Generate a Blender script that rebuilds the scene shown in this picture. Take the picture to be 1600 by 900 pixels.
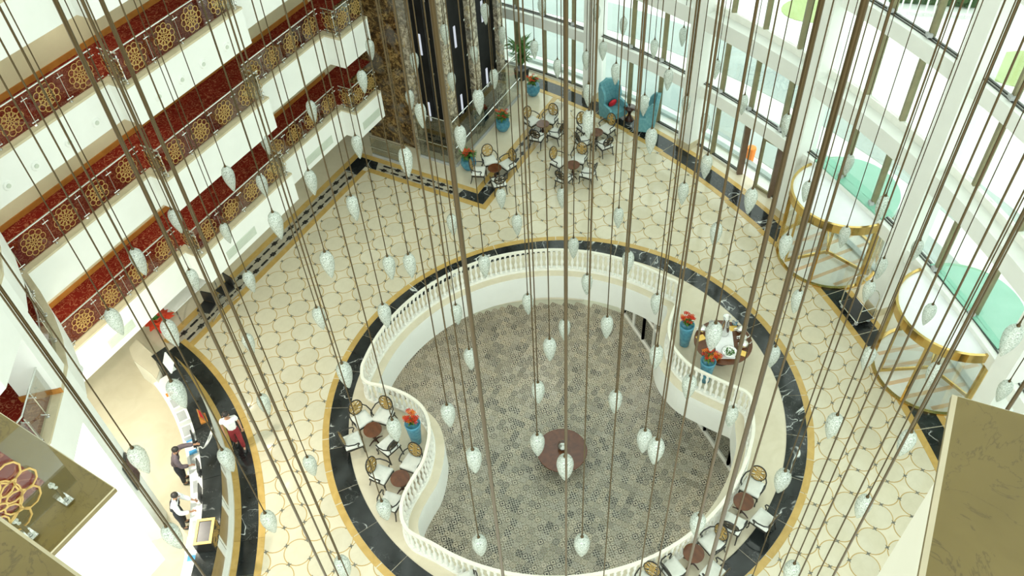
import bpy, bmesh, math, random
from mathutils import Vector, Matrix
from mathutils.geometry import tessellate_polygon
random.seed(7)
PI = math.pi
scn = bpy.context.scene
COL = scn.collection
for o in list(bpy.data.objects):
    bpy.data.objects.remove(o)

# ------------------------------------------------------------------ camera
CAM_H = 21.0
FPX = 1321.6244
_n = Vector((84.22105, 1247.83254, FPX)).normalized()          # straight down, in (right, down, forward)
_fx = (Vector((1, 0, 0)) - _n * _n.x).normalized()
_fy = _n.cross(_fx)
AX = (_fx, -_fy, -_n)                                           # world X, Y, Z in camera axes
def cam2world(v):
    return Vector((AX[0].dot(v), AX[1].dot(v), AX[2].dot(v)))
CAMP = Vector((0, 0, CAM_H))
def at(px, py, z):
    d = cam2world(Vector((px - 800, py - 450, FPX)))
    return CAMP + d * ((z - CAM_H) / d.z)
cam = bpy.data.cameras.new('camera')
cam.sensor_width = 36.0
cam.lens = FPX / 1600 * 36
cam.clip_end = 400
cam.clip_start = 0.05
camo = bpy.data.objects.new('camera', cam)
COL.objects.link(camo)
cx_, cy_, cz_ = cam2world(Vector((1, 0, 0))), cam2world(Vector((0, -1, 0))), cam2world(Vector((0, 0, -1)))
m = Matrix.Identity(4)
for i in range(3):
    m[i][0], m[i][1], m[i][2] = cx_[i], cy_[i], cz_[i]
m[0][3], m[1][3], m[2][3] = CAMP
camo.matrix_world = m
scn.camera = camo

# ------------------------------------------------------------------ world and exposure
wd = bpy.data.worlds.new('sky')
scn.world = wd
wd.use_nodes = True
bg = wd.node_tree.nodes['Background']
bg.inputs[0].default_value = (0.915, 1.0, 0.925, 1)
bg.inputs[1].default_value = 1.0
scn.view_settings.view_transform = 'Standard'
scn.view_settings.look = 'None'
scn.view_settings.gamma = 1
scn.view_settings.exposure = 1.34
scn.view_settings.use_curve_mapping = False

# ------------------------------------------------------------------ plan frame: u along the galleries, w towards the facade
UA = math.radians(62)
UV = Vector((math.cos(UA), math.sin(UA), 0))
WV = Vector((math.sin(UA), -math.cos(UA), 0))
def P(u, w, z=0.0):
    return UV * u + WV * w + Vector((0, 0, z))
def xy(u, w):
    p = P(u, w)
    return (p.x, p.y)
CR = Vector((0.6, 15.05, 0)); R_RING = 7.28          # floor ring around the opening
CV = Vector((0.24, 14.89, 0)); R_RAIL = 5.82         # opening and its balustrade
CF = Vector((-15.21, 10.09, 0)); RF = 27.7           # curved glass facade
CK = Vector((-18.8, 9.2, 0))                         # reception
def pol(c, r, deg, z=0.0):
    a = math.radians(deg)
    return Vector((c.x + r * math.cos(a), c.y + r * math.sin(a), z))

# ------------------------------------------------------------------ mesh helpers
class MB:
    def __init__(s):
        s.v = []; s.f = []; s.m = []
    def add(s, vs, fs, mi=0):
        b = len(s.v)
        s.v += [tuple(v) for v in vs]
        for f in fs:
            s.f.append(tuple(i + b for i in f)); s.m.append(mi)
        return s
    def box(s, x0, x1, y0, y1, z0, z1, mi=0, M=None):
        vs = [Vector((x, y, z)) for z in (z0, z1) for y in (y0, y1) for x in (x0, x1)]
        if M is not None: vs = [M @ v for v in vs]
        return s.add(vs, [(0, 2, 3, 1), (4, 5, 7, 6), (0, 1, 5, 4), (2, 6, 7, 3), (0, 4, 6, 2), (1, 3, 7, 5)], mi)
    def cbox(s, c, sx, sy, sz, rz=0, mi=0):
        M = Matrix.Translation(Vector(c)) @ Matrix.Rotation(rz, 4, 'Z')
        return s.box(-sx / 2, sx / 2, -sy / 2, sy / 2, -sz / 2, sz / 2, mi, M)
    def bar(s, a, b, wd, ht, mi=0):
        """box beam from a to b, wd wide horizontally, ht tall, centred on the line"""
        a = Vector(a); b = Vector(b); d = b - a; L = d.length; d.normalize()
        up = Vector((0, 0, 1)) if abs(d.z) < .95 else Vector((1, 0, 0))
        sx = d.cross(up).normalized(); uz = sx.cross(d)
        vs = []
        for p in (a, b):
            for i, j in ((-1, -1), (1, -1), (1, 1), (-1, 1)):
                vs.append(p + sx * (i * wd / 2) + uz * (j * ht / 2))
        return s.add(vs, [(0, 3, 2, 1), (4, 5, 6, 7), (0, 1, 5, 4), (1, 2, 6, 5), (2, 3, 7, 6), (3, 0, 4, 7)], mi)
    def prism(s, poly, z0, z1, mi=0, side=None):
        n = len(poly)
        ar = sum(poly[i][0] * poly[(i + 1) % n][1] - poly[(i + 1) % n][0] * poly[i][1] for i in range(n))
        if ar < 0: poly = poly[::-1]
        vs = [(p[0], p[1], z0) for p in poly] + [(p[0], p[1], z1) for p in poly]
        tri = tessellate_polygon([[Vector((p[0], p[1], 0)) for p in poly]])
        fs = []
        for t in tri:
            a, b, c = t
            A, B, Cc = (Vector((poly[i][0], poly[i][1])) for i in t)
            if (B - A).cross(Cc - A) < 0: a, c = c, a
            fs.append((a + n, b + n, c + n)); fs.append((c, b, a))
        s.add(vs, fs, mi)
        s.add(vs, [(i, (i + 1) % n, n + (i + 1) % n, n + i) for i in range(n)], mi if side is None else side)
        return s
    def arc(s, c, r0, r1, a0, a1, z0, z1, seg=8, mi=0):
        vs = []
        for k in range(seg + 1):
            a = a0 + (a1 - a0) * k / seg
            for r, z in ((r0, z0), (r1, z0), (r1, z1), (r0, z1)):
                vs.append(pol(c, r, a, z))
        fs = []
        for k in range(seg):
            b = k * 4
            for j in range(4):
                fs.append((b + j, b + (j + 1) % 4, b + 4 + (j + 1) % 4, b + 4 + j))
        if a1 < a0: fs = [f[::-1] for f in fs]
        fs = [f[::-1] for f in fs]
        e = seg * 4
        fs += [(0, 1, 2, 3), (e + 3, e + 2, e + 1, e)]
        return s.add(vs, fs, mi)
    def tube(s, pts, r, n=8, closed=False, mi=0, cap=True):
        pts = [Vector(p) for p in pts]; N = len(pts)
        rr = r if isinstance(r, (list, tuple)) else [r] * N
        vs = []; prev = None
        for i, p in enumerate(pts):
            if closed: d = pts[(i + 1) % N] - pts[i - 1]
            else: d = pts[min(i + 1, N - 1)] - pts[max(i - 1, 0)]
            d.normalize()
            if prev is None:
                x = d.orthogonal().normalized()
                if abs(d.z) < .9: x = d.cross(Vector((0, 0, 1))).normalized()
            else:
                x = (prev - d * prev.dot(d))
                x = x.normalized() if x.length > 1e-6 else d.orthogonal().normalized()
            prev = x; y = d.cross(x)
            for k in range(n):
                a = 2 * PI * k / n
                vs.append(p + x * (rr[i] * math.cos(a)) + y * (rr[i] * math.sin(a)))
        fs = []
        for i in range(N if closed else N - 1):
            j = (i + 1) % N
            for k in range(n):
                fs.append((i * n + k, i * n + (k + 1) % n, j * n + (k + 1) % n, j * n + k))
        if cap and not closed:
            fs.append(tuple(range(n))[::-1]); fs.append(tuple((N - 1) * n + k for k in range(n)))
        return s.add(vs, fs, mi)
    def lathe(s, prof, n=16, c=(0, 0, 0), mi=0, sy=1.0):
        vs = []
        for r, z in prof:
            for k in range(n):
                a = 2 * PI * k / n
                vs.append((c[0] + r * math.cos(a), c[1] + r * sy * math.sin(a), c[2] + z))
        fs = []
        for i in range(len(prof) - 1):
            for k in range(n):
                fs.append((i * n + k, i * n + (k + 1) % n, (i + 1) * n + (k + 1) % n, (i + 1) * n + k))
        fs.append(tuple(range(n))[::-1]); fs.append(tuple((len(prof) - 1) * n + k for k in range(n)))
        if prof[0][1] > prof[-1][1]: fs = [f[::-1] for f in fs]
        return s.add(vs, fs, mi)
    def ball(s, c, rx, ry, rz, n=10, mm=6, mi=0):
        prof = [(math.sin(PI * (i + .02) / (mm + .04)), -math.cos(PI * (i + .02) / (mm + .04))) for i in range(mm + 1)]
        vs = []
        for r, z in prof:
            for k in range(n):
                a = 2 * PI * k / n
                vs.append((c[0] + rx * r * math.cos(a), c[1] + ry * r * math.sin(a), c[2] + rz * z))
        fs = [(i * n + k, i * n + (k + 1) % n, (i + 1) * n + (k + 1) % n, (i + 1) * n + k) for i in range(mm) for k in range(n)]
        return s.add(vs, fs, mi)
    def strip(s, loop, wd, z, mi=0, closed=True, M=None, th=.004):
        """flat ribbon of width wd along a 2D loop in the XZ plane (for lattices); y = z arg"""
        N = len(loop); a = []; b = []
        for i in range(N):
            p = Vector(loop[i])
            q0 = Vector(loop[i - 1] if (closed or i) else loop[i]); q1 = Vector(loop[(i + 1) % N] if (closed or i < N - 1) else loop[i])
            t = (q1 - q0); t.normalize(); nn = Vector((-t.y, t.x))
            a.append(p + nn * wd / 2); b.append(p - nn * wd / 2)
        vs = [(p.x, z - th, p.y) for p in a] + [(p.x, z - th, p.y) for p in b] + [(p.x, z + th, p.y) for p in a] + [(p.x, z + th, p.y) for p in b]
        if M is not None: vs = [M @ Vector(v) for v in vs]
        fs = []
        for i in range(N if closed else N - 1):
            j = (i + 1) % N
            fs += [(i, j, N + j, N + i), (2 * N + j, 2 * N + i, 3 * N + i, 3 * N + j)]
        return s.add(vs, fs, mi)
    def mesh(s, name, mats, smooth=False):
        me = bpy.data.meshes.new(name)
        me.from_pydata(s.v, [], s.f)
        for mt in (mats if isinstance(mats, (list, tuple)) else [mats]): me.materials.append(mt)
        if len(me.materials) > 1:
            me.polygons.foreach_set('material_index', s.m)
        if smooth: me.polygons.foreach_set('use_smooth', [True] * len(me.polygons))
        me.update()
        return me
    def build(s, name, mats, parent=None, smooth=False, loc=None, rz=0):
        return obj(name, s.mesh(name, mats, smooth), parent, loc, rz)
def obj(name, me, parent=None, loc=None, rz=0):
    o = bpy.data.objects.new(name, me)
    COL.objects.link(o)
    if parent is not None: o.parent = parent
    if loc is not None: o.location = loc
    if rz: o.rotation_euler = (0, 0, rz)
    return o
def tag(o, label, cat, group=None):
    o['label'] = label; o['category'] = cat
    if group: o['group'] = group
    return o
def thing(name, label, cat, loc=(0, 0, 0), rz=0, group=None):
    return tag(obj(name, None, None, loc, rz), label, cat, group)
def struct(o, label=None):
    o['kind'] = 'structure'
    if label: o['label'] = label
    return o
def children(o): return [c for c in COL.objects if c.parent == o]
def copy_thing(src, kids, label, loc, rz, group=None):
    """kids: list of (part, [subparts])"""
    r = src.copy(); COL.objects.link(r); r.location = loc; r.rotation_euler = (0, 0, rz)
    r['label'] = label
    if group: r['group'] = group
    for k, subs in kids:
        c = k.copy(); COL.objects.link(c); c.parent = r
        for q in subs:
            d = q.copy(); COL.objects.link(d); d.parent = c
    return r
def smoothclosed(pts, per=6):
    out = []; N = len(pts)
    for i in range(N):
        p0, p1, p2, p3 = (Vector(pts[(i + k - 1) % N]) for k in range(4))
        for t in range(per):
            t = t / per
            out.append(.5 * ((2 * p1) + (p2 - p0) * t + (2 * p0 - 5 * p1 + 4 * p2 - p3) * t * t + (3 * p1 - p0 - 3 * p2 + p3) * t ** 3))
    return out
def resample(pts, step, closed=True):
    P_ = [Vector(p) for p in pts]
    if closed: P_ = P_ + [P_[0]]
    L = [0]
    for a, b in zip(P_, P_[1:]): L.append(L[-1] + (b - a).length)
    n = max(2, round(L[-1] / step)); out = []; j = 0
    for k in range(n if closed else n + 1):
        t = L[-1] * k / n
        while j < len(L) - 2 and L[j + 1] < t: j += 1
        f = (t - L[j]) / max(1e-9, L[j + 1] - L[j])
        out.append(P_[j].lerp(P_[j + 1], f))
    return out
def offset(pts, d, closed=True):
    N = len(pts); out = []
    for i in range(N):
        a = pts[i - 1] if (closed or i) else pts[i]; b = pts[(i + 1) % N] if (closed or i < N - 1) else pts[i]
        t = (Vector(b) - Vector(a)); t.z = 0; t.normalize()
        out.append(Vector(pts[i]) + Vector((-t.y, t.x, 0)) * d)
    return out
def offset_poly(pts, d):
    """mitred offset of an open 2D polyline to its left"""
    N = len(pts); out = []
    for i in range(N):
        p = Vector(pts[i][:2])
        ns = []
        if i: t = (p - Vector(pts[i - 1][:2])).normalized(); ns.append(Vector((-t.y, t.x)))
        if i < N - 1: t = (Vector(pts[i + 1][:2]) - p).normalized(); ns.append(Vector((-t.y, t.x)))
        if len(ns) == 1: out.append(p + ns[0] * d)
        else:
            b = (ns[0] + ns[1]); out.append(p + b * (d / (1 + ns[0].dot(ns[1]))))
    return [(q.x, q.y) for q in out]

# ------------------------------------------------------------------ materials
MAT = {}
class NT:
    def __init__(s, name):
        s.m = bpy.data.materials.new(name); s.m.use_nodes = True
        s.t = s.m.node_tree; s.t.nodes.clear(); s.out = s.n('ShaderNodeOutputMaterial')
        MAT[name] = s.m
    def n(s, ty, **kw):
        x = s.t.nodes.new(ty)
        for k, v in kw.items(): setattr(x, k, v)
        return x
    def l(s, a, b): s.t.links.new(a, b)
    def co(s, kind='Object', scale=1.0):
        c = s.n('ShaderNodeTexCoord').outputs[kind]
        if scale != 1.0:
            mp = s.n('ShaderNodeMapping'); mp.inputs['Scale'].default_value = scale if isinstance(scale, tuple) else (scale,) * 3
            s.l(c, mp.inputs[0]); c = mp.outputs[0]
        return c
    def noise(s, co, scale, detail=3, rough=.5, dist=0):
        x = s.n('ShaderNodeTexNoise'); s.l(co, x.inputs['Vector'])
        x.inputs['Scale'].default_value = scale; x.inputs['Detail'].default_value = detail
        x.inputs['Roughness'].default_value = rough; x.inputs['Distortion'].default_value = dist
        return x.outputs['Fac']
    def ramp(s, fac, stops, interp='LINEAR'):
        x = s.n('ShaderNodeValToRGB'); s.l(fac, x.inputs[0]); x.color_ramp.interpolation = interp
        e = x.color_ramp.elements
        while len(e) < len(stops): e.new(.5)
        for i, (p, c) in enumerate(stops):
            e[i].position = p; e[i].color = (*c, 1) if len(c) == 3 else c
        return x.outputs[0]
    def math(s, op, a, b=None):
        x = s.n('ShaderNodeMath', operation=op)
        for i, q in enumerate((a, b)):
            if q is None: continue
            if isinstance(q, (int, float)): x.inputs[i].default_value = q
            else: s.l(q, x.inputs[i])
        return x.outputs[0]
    def mix(s, fac, a, b):
        x = s.n('ShaderNodeMix', data_type='RGBA')
        for i, q in ((0, fac), (6, a), (7, b)):
            if isinstance(q, (int, float)): x.inputs[i].default_value = q
            elif isinstance(q, (tuple, list)): x.inputs[i].default_value = (*q, 1) if len(q) == 3 else q
            else: s.l(q, x.inputs[i])
        return x.outputs[2]
    def bsdf(s, col, rough=.5, metal=0.0, spec=.5, bump=None, strength=.2, dist=.01, coat=0):
        b = s.n('ShaderNodeBsdfPrincipled')
        if isinstance(col, (tuple, list)): b.inputs['Base Color'].default_value = (*col, 1)
        else: s.l(col, b.inputs['Base Color'])
        if isinstance(rough, (int, float)): b.inputs['Roughness'].default_value = rough
        else: s.l(rough, b.inputs['Roughness'])
        b.inputs['Metallic'].default_value = metal; b.inputs['Specular IOR Level'].default_value = spec
        b.inputs['Coat Weight'].default_value = coat
        if bump is not None:
            bp = s.n('ShaderNodeBump'); bp.inputs['Strength'].default_value = strength; bp.inputs['Distance'].default_value = dist
            s.l(bump, bp.inputs['Height']); s.l(bp.outputs[0], b.inputs['Normal'])
        s.l(b.outputs[0], s.out.inputs[0])
        return b
def soft(name, c0, c1, scale=3, rough=.5, metal=0, detail=4, spec=.5, dist=0, bump=0, coat=0, rnd=0.0):
    t = NT(name); co = t.co()
    f = t.noise(co, scale, detail, .55, dist)
    col = t.ramp(f, [(.3, c0), (.7, c1)])
    if rnd:
        oi = t.n('ShaderNodeObjectInfo').outputs['Random']
        hs = t.n('ShaderNodeHueSaturation')
        mm = t.n('ShaderNodeMapRange'); t.l(oi, mm.inputs[0]); mm.inputs[3].default_value = 1 - rnd; mm.inputs[4].default_value = 1 + rnd
        t.l(mm.outputs[0], hs.inputs['Value']); t.l(col, hs.inputs['Color']); col = hs.outputs[0]
    t.bsdf(col, rough, metal, spec, f if bump else None, bump, .01, coat)
    return t.m
soft('paint_white', (.76, .78, .74), (.80, .82, .78), 1.5, .55)
soft('paint_cream', (.74, .72, .60), (.78, .76, .64), 1.5, .6)
soft('wall_beige', (.62, .56, .36), (.68, .62, .41), 1.2, .7)
soft('stone_kerb', (.50, .44, .29), (.60, .53, .37), 2.5, .25, dist=1)
soft('stone_gold', (.46, .30, .085), (.55, .37, .12), 3, .18, dist=1.2, rnd=.08)
soft('floor_beige', (.62, .56, .415), (.68, .62, .475), 1.3, .07, dist=1.5)
soft('tile_round', (.58, .53, .395), (.64, .59, .45), 2.2, .07, dist=1.2, rnd=.06)
soft('deck_beige', (.60, .54, .40), (.67, .61, .47), 1.4, .12, dist=1.5)
soft('inlay_ring', (.42, .29, .11), (.50, .36, .15), 4, .2)
soft('inlay_star', (.10, .10, .08), (.20, .19, .15), 6, .2)
soft('inlay_black', (.012, .012, .012), (.03, .03, .028), 6, .12)
soft('inlay_grey', (.36, .33, .26), (.46, .42, .33), 6, .2)
soft('white_stone', (.76, .76, .70), (.82, .82, .76), 5, .35)
soft('rail_stone', (.72, .70, .60), (.78, .76, .66), 5, .3)
soft('bronze_frame', (.20, .18, .10), (.27, .245, .14), 3, .4, .3)
soft('bronze_dark', (.035, .04, .035), (.06, .06, .05), 3, .4, .3)
soft('door_brown', (.09, .055, .035), (.14, .09, .055), 3, .35)
soft('gold_metal', (.56, .39, .13), (.66, .47, .18), 4, .14, 1.0)
soft('gold_leaf', (.50, .33, .10), (.60, .41, .14), 6, .45, .3)
soft('brass_rod', (.058, .037, .011), (.082, .052, .016), 2, .34, .6)
soft('steel', (.62, .63, .60), (.72, .73, .70), 4, .18, 1.0)
soft('black_frame', (.010, .010, .009), (.022, .02, .018), 8, .3)
soft('shaft_black', (.004, .004, .004), (.010, .010, .010), 3, .6, spec=.15)
soft('seat_white', (.66, .68, .63), (.74, .75, .70), 9, .75, bump=.1)
soft('wood_red', (.080, .026, .009), (.135, .046, .015), 2.2, .16, dist=2)
soft('wood_dark', (.035, .014, .010), (.06, .025, .016), 4, .2)
soft('wood_base', (.36, .14, .022), (.46, .20, .04), 4, .35)
soft('blue_glaze', (.035, .17, .27), (.09, .32, .43), 7, .22, detail=8)
soft('leaf_green', (.03, .11, .015), (.09, .22, .03), 9, .5)
soft('petal_red', (.68, .03, .015), (.85, .10, .03), 12, .5)
soft('petal_orange', (.85, .22, .02), (.9, .4, .05), 12, .5)
soft('teal_fabric', (.08, .26, .31), (.15, .36, .41), 9, .55)
soft('red_fabric', (.55, .008, .02), (.68, .02, .03), 9, .7)
soft('soil', (.02, .015, .01), (.05, .035, .02), 20, .9)
soft('paper_white', (.80, .82, .80), (.86, .87, .85), 4, .6)
soft('plastic_grey', (.35, .37, .37), (.45, .46, .46), 4, .5)
soft('plastic_black', (.01, .011, .012), (.02, .021, .022), 4, .4)
soft('blue_paper', (.05, .30, .60), (.08, .38, .7), 4, .5)
soft('yellow_cloth', (.78, .50, .10), (.85, .58, .16), 8, .7)
soft('orange_box', (.85, .24, .03), (.9, .3, .05), 4, .6)
soft('mat_tan', (.66, .45, .26), (.74, .52, .32), 4, .3)
soft('panel_bronze', (.24, .165, .07), (.31, .22, .10), 4, .3)
soft('silver', (.66, .66, .64), (.78, .78, .75), 5, .16, .95)
soft('skin', (.42, .22, .13), (.48, .26, .16), 6, .55)
soft('hair_black', (.010, .008, .007), (.025, .018, .014), 30, .5)
soft('cloth_white', (.78, .79, .80), (.84, .85, .85), 10, .8)
soft('cloth_maroon', (.20, .012, .018), (.27, .025, .03), 10, .8)
soft('cloth_mauve', (.10, .075, .085), (.15, .115, .13), 10, .8)
soft('cloth_dark', (.014, .017, .025), (.03, .034, .045), 10, .8)
soft('carpet_plain', (.28, .02, .015), (.36, .03, .02), 10, .95)
soft('ext_paving', (.82, .83, .81), (.88, .89, .87), .5, .8)
soft('ext_paving_blue', (.40, .46, .45), (.47, .53, .52), .6, .8)
soft('ext_grass', (.36, .45, .20), (.44, .52, .26), 1, .95)
soft('hedge', (.02, .055, .02), (.06, .12, .04), 5, .9)
soft('canopy_white', (.80, .82, .84), (.86, .88, .90), 2, .3)
soft('canopy_mint', (.20, .46, .34), (.25, .52, .40), 2, .3)
soft('panel_grey', (.50, .55, .47), (.56, .61, .52), 3, .6)
soft('lower_ceiling', (.7, .68, .6), (.75, .72, .64), 2, .8)

def marble_black():
    t = NT('marble_black'); co = t.co()
    oi = t.n('ShaderNodeObjectInfo').outputs['Random']
    mp = t.n('ShaderNodeVectorMath', operation='ADD'); t.l(co, mp.inputs[0])
    cv = t.n('ShaderNodeCombineXYZ'); t.l(t.math('MULTIPLY', oi, 37.0), cv.inputs[2]); t.l(cv.outputs[0], mp.inputs[1])
    a = t.noise(mp.outputs[0], .8, 3, .5, .8)
    v = t.ramp(a, [(.490, (0, 0, 0)), (.498, (1, 1, 1)), (.502, (1, 1, 1)), (.510, (0, 0, 0))])
    k = t.noise(mp.outputs[0], 1.3, 2, .5, 0)
    k2 = t.ramp(k, [(.50, (0, 0, 0)), (.62, (1, 1, 1))])
    fac = t.math('MULTIPLY', v, k2)
    b = t.noise(mp.outputs[0], 3.5, 4, .6, .8)
    v2 = t.ramp(b, [(.495, (0, 0, 0)), (.5, (.35, .35, .35)), (.505, (0, 0, 0))])
    fac = t.math('MAXIMUM', fac, t.math('MULTIPLY', v2, k2))
    base = t.ramp(t.noise(co, 2, 3), [(.3, (.010, .012, .012)), (.7, (.024, .028, .028))])
    t.bsdf(t.mix(fac, base, (.72, .75, .72)), .08)
marble_black()
def granite(name, dark, mid, light, rough=.2):
    t = NT(name); co = t.co()
    f = t.noise(co, 5.5, 9, .72, .8)
    c = t.ramp(f, [(.36, dark), (.5, mid), (.60, light), (.72, mid)])
    g = t.noise(co, 1.1, 2, .5, .5)
    c = t.mix(t.ramp(g, [(.54, (0, 0, 0)), (.66, (.6, .6, .6))]), c, (.17, .165, .15))
    v = t.noise(co, .7, 4, .5, 2)
    vv = t.ramp(v, [(.490, (0, 0, 0)), (.5, (.8, .8, .8)), (.510, (0, 0, 0))])
    t.bsdf(t.mix(vv, c, (.52, .38, .15)), rough)
granite('granite_brown', (.014, .008, .004), (.085, .048, .018), (.34, .21, .075))
granite('granite_pale', (.07, .055, .04), (.30, .26, .19), (.60, .54, .42))
def parapet():
    t = NT('stone_parapet'); co = t.co()
    c = t.ramp(t.noise(co, 2.2, 5, .55, 1), [(.3, (.150, .108, .027)), (.7, (.190, .139, .04))])
    v = t.ramp(t.noise(co, 3.2, 6, .6, 1.4), [(.490, (0, 0, 0)), (.5, (.8, .8, .8)), (.510, (0, 0, 0))])
    t.bsdf(t.mix(v, c, (.09, .065, .02)), .3)
parapet()
def carpet():
    t = NT('carpet_red'); co = t.co()
    n1 = t.noise(co, 5.2, 1.2, .45, .9)
    s = t.math('FRACT', t.math('MULTIPLY', n1, 5.0))
    line = t.ramp(s, [(.36, (0, 0, 0)), (.46, (1, 1, 1)), (.56, (1, 1, 1)), (.66, (0, 0, 0))])
    base = t.ramp(t.noise(co, 2, 3), [(.3, (.155, .012, .006)), (.7, (.205, .017, .009))])
    t.bsdf(t.mix(t.math('MULTIPLY', line, .62), base, (.46, .18, .09)), .95, spec=.1)
carpet()
def mosaic():
    t = NT('tile_mosaic'); S = .22
    co = t.co('Object', 1 / S)
    fl = t.n('ShaderNodeVectorMath', operation='FLOOR'); t.l(co, fl.inputs[0])
    fr = t.n('ShaderNodeVectorMath', operation='FRACTION'); t.l(co, fr.inputs[0])
    wn = t.n('ShaderNodeTexWhiteNoise', noise_dimensions='2D'); t.l(fl.outputs[0], wn.inputs['Vector'])
    r = wn.outputs['Value']
    sp = t.n('ShaderNodeSeparateXYZ'); t.l(fr.outputs[0], sp.inputs[0])
    x = t.math('SUBTRACT', sp.outputs[0], .5); y = t.math('SUBTRACT', sp.outputs[1], .5)
    ln = t.math('SQRT', t.math('ADD', t.math('MULTIPLY', x, x), t.math('MULTIPLY', y, y)))
    d1 = t.math('ADD', t.math('ABSOLUTE', x), t.math('ABSOLUTE', y))
    ang = t.math('ARCTAN2', y, x)
    pet = t.math('MULTIPLY', t.math('SINE', t.math('MULTIPLY', ang, 8.0)), .09)
    rings = t.math('SINE', t.math('MULTIPLY', t.math('ADD', ln, pet), 19.0))
    diam = t.math('SINE', t.math('MULTIPLY', d1, 15.0))
    chk = t.math('MULTIPLY', t.math('SINE', t.math('MULTIPLY', sp.outputs[0], 12.57)), t.math('SINE', t.math('MULTIPLY', sp.outputs[1], 12.57)))
    sel1 = t.math('GREATER_THAN', r, .38); sel2 = t.math('GREATER_THAN', r, .7)
    pv = t.mix(sel2, t.mix(sel1, rings, diam), t.math('MULTIPLY', chk, 1.4))
    sc = t.n('ShaderNodeSeparateColor'); t.l(pv, sc.inputs[0])
    pat = t.ramp(sc.outputs[0], [(.05, (0, 0, 0)), (.25, (1, 1, 1))])
    wc = t.n('ShaderNodeSeparateColor'); t.l(wn.outputs['Color'], wc.inputs[0])
    light = t.ramp(wc.outputs[0], [(0, (.42, .425, .36)), (.45, (.55, .53, .43)), (.75, (.47, .475, .41)), (1, (.28, .285, .24))])
    dark = t.ramp(wc.outputs[1], [(0, (.012, .012, .012)), (.28, (.03, .03, .028)), (.30, (.10, .095, .075)), (.6, (.20, .18, .12)), (1, (.26, .25, .21))])
    t.bsdf(t.mix(pat, light, dark), .42)
mosaic()
def glass(name, tint, gl=.06, rough=.02, fr=.5):
    t = NT(name)
    tr = t.n('ShaderNodeBsdfTransparent'); tr.inputs[0].default_value = (*tint, 1)
    g = t.n('ShaderNodeBsdfGlossy'); g.inputs['Roughness'].default_value = rough
    mx = t.n('ShaderNodeMixShader')
    lw = t.n('ShaderNodeLayerWeight'); lw.inputs[0].default_value = .25
    fac = t.math('MULTIPLY_ADD', lw.outputs['Fresnel'], fr)
    fac.node.inputs[2].default_value = gl
    co = t.co(); t.l(fac, mx.inputs[0]); t.l(tr.outputs[0], mx.inputs[1]); t.l(g.outputs[0], mx.inputs[2])
    t.l(mx.outputs[0], t.out.inputs[0])
glass('glass_window', (.95, .985, .97), .02, .02, .22)
glass('glass_rail', (.86, .87, .84), .03, .02, .25)
glass('glass_dark', (.30, .33, .30), .10)
glass('glass_clear', (.93, .95, .94), .04, .02, .25)
def crystal():
    t = NT('crystal'); co = t.co()
    vo = t.n('ShaderNodeTexVoronoi'); t.l(co, vo.inputs['Vector']); vo.inputs['Scale'].default_value = 70
    sp = t.ramp(vo.outputs['Color'], [(.10, (.22, .25, .22)), (.34, (.50, .55, .50)), (.7, (.78, .83, .78))])
    b = t.n('ShaderNodeBsdfPrincipled'); t.l(sp, b.inputs['Base Color']); b.inputs['Roughness'].default_value = .16
    b.inputs['Metallic'].default_value = .25; b.inputs['Specular IOR Level'].default_value = .8
    bp = t.n('ShaderNodeBump'); bp.inputs['Strength'].default_value = .5; bp.inputs['Distance'].default_value = .02
    t.l(vo.outputs['Distance'], bp.inputs['Height']); t.l(bp.outputs[0], b.inputs['Normal'])
    tr = t.n('ShaderNodeBsdfTransparent'); tr.inputs[0].default_value = (.93, .97, .94, 1)
    mx = t.n('ShaderNodeMixShader'); mx.inputs[0].default_value = .36
    t.l(b.outputs[0], mx.inputs[1]); t.l(tr.outputs[0], mx.inputs[2]); t.l(mx.outputs[0], t.out.inputs[0])
crystal()
def emit(name, col, s):
    t = NT(name); e = t.n('ShaderNodeEmission'); e.inputs[0].default_value = (*col, 1); e.inputs[1].default_value = s
    t.l(t.n('ShaderNodeTexCoord').outputs[0], t.n('ShaderNodeMapping').inputs[0]); t.l(e.outputs[0], t.out.inputs[0])
emit('lamp_warm', (1, .86, .62), 6)
emit('lamp_strip', (.85, .92, 1), .30)
emit('lamp_soft', (1, .93, .80), 5)
M = MAT
# ================================================================== FLOOR
NA = 180
def outer_r(a):
    d = Vector((math.cos(a), math.sin(a)))
    r = 60.0
    for lim, comp, org in ((-30, d.x, CR.x), (20, d.x, CR.x), (1.0, d.y, CR.y), (40, d.y, CR.y)):
        if abs(comp) > 1e-6:
            t = (lim - org) / comp
            if t > 0: r = min(r, t)
    o = Vector((CR.x - CF.x, CR.y - CF.y)); b = o.dot(d); c = o.dot(o) - (RF + .1) ** 2
    if b * b - c > 0:
        t = -b + math.sqrt(b * b - c)
        if t > 0: r = min(r, t)
    return r
mb = MB(); vs = []
for k in range(NA):
    a = 2 * PI * k / NA; ro = outer_r(a)
    for r, z in ((R_RING, 0), (ro, 0), (ro, -1.1), (R_RING, -1.1)):
        vs.append((CR.x + r * math.cos(a), CR.y + r * math.sin(a), z))
fs = []
for k in range(NA):
    j = (k + 1) % NA
    for i in range(4):
        fs.append((k * 4 + i, k * 4 + (i + 1) % 4, j * 4 + (i + 1) % 4, j * 4 + i)[::1])
mb.add(vs, fs)
floor = struct(mb.build('floor', M['floor_beige']), 'polished beige marble lobby floor with circle inlay')

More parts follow.
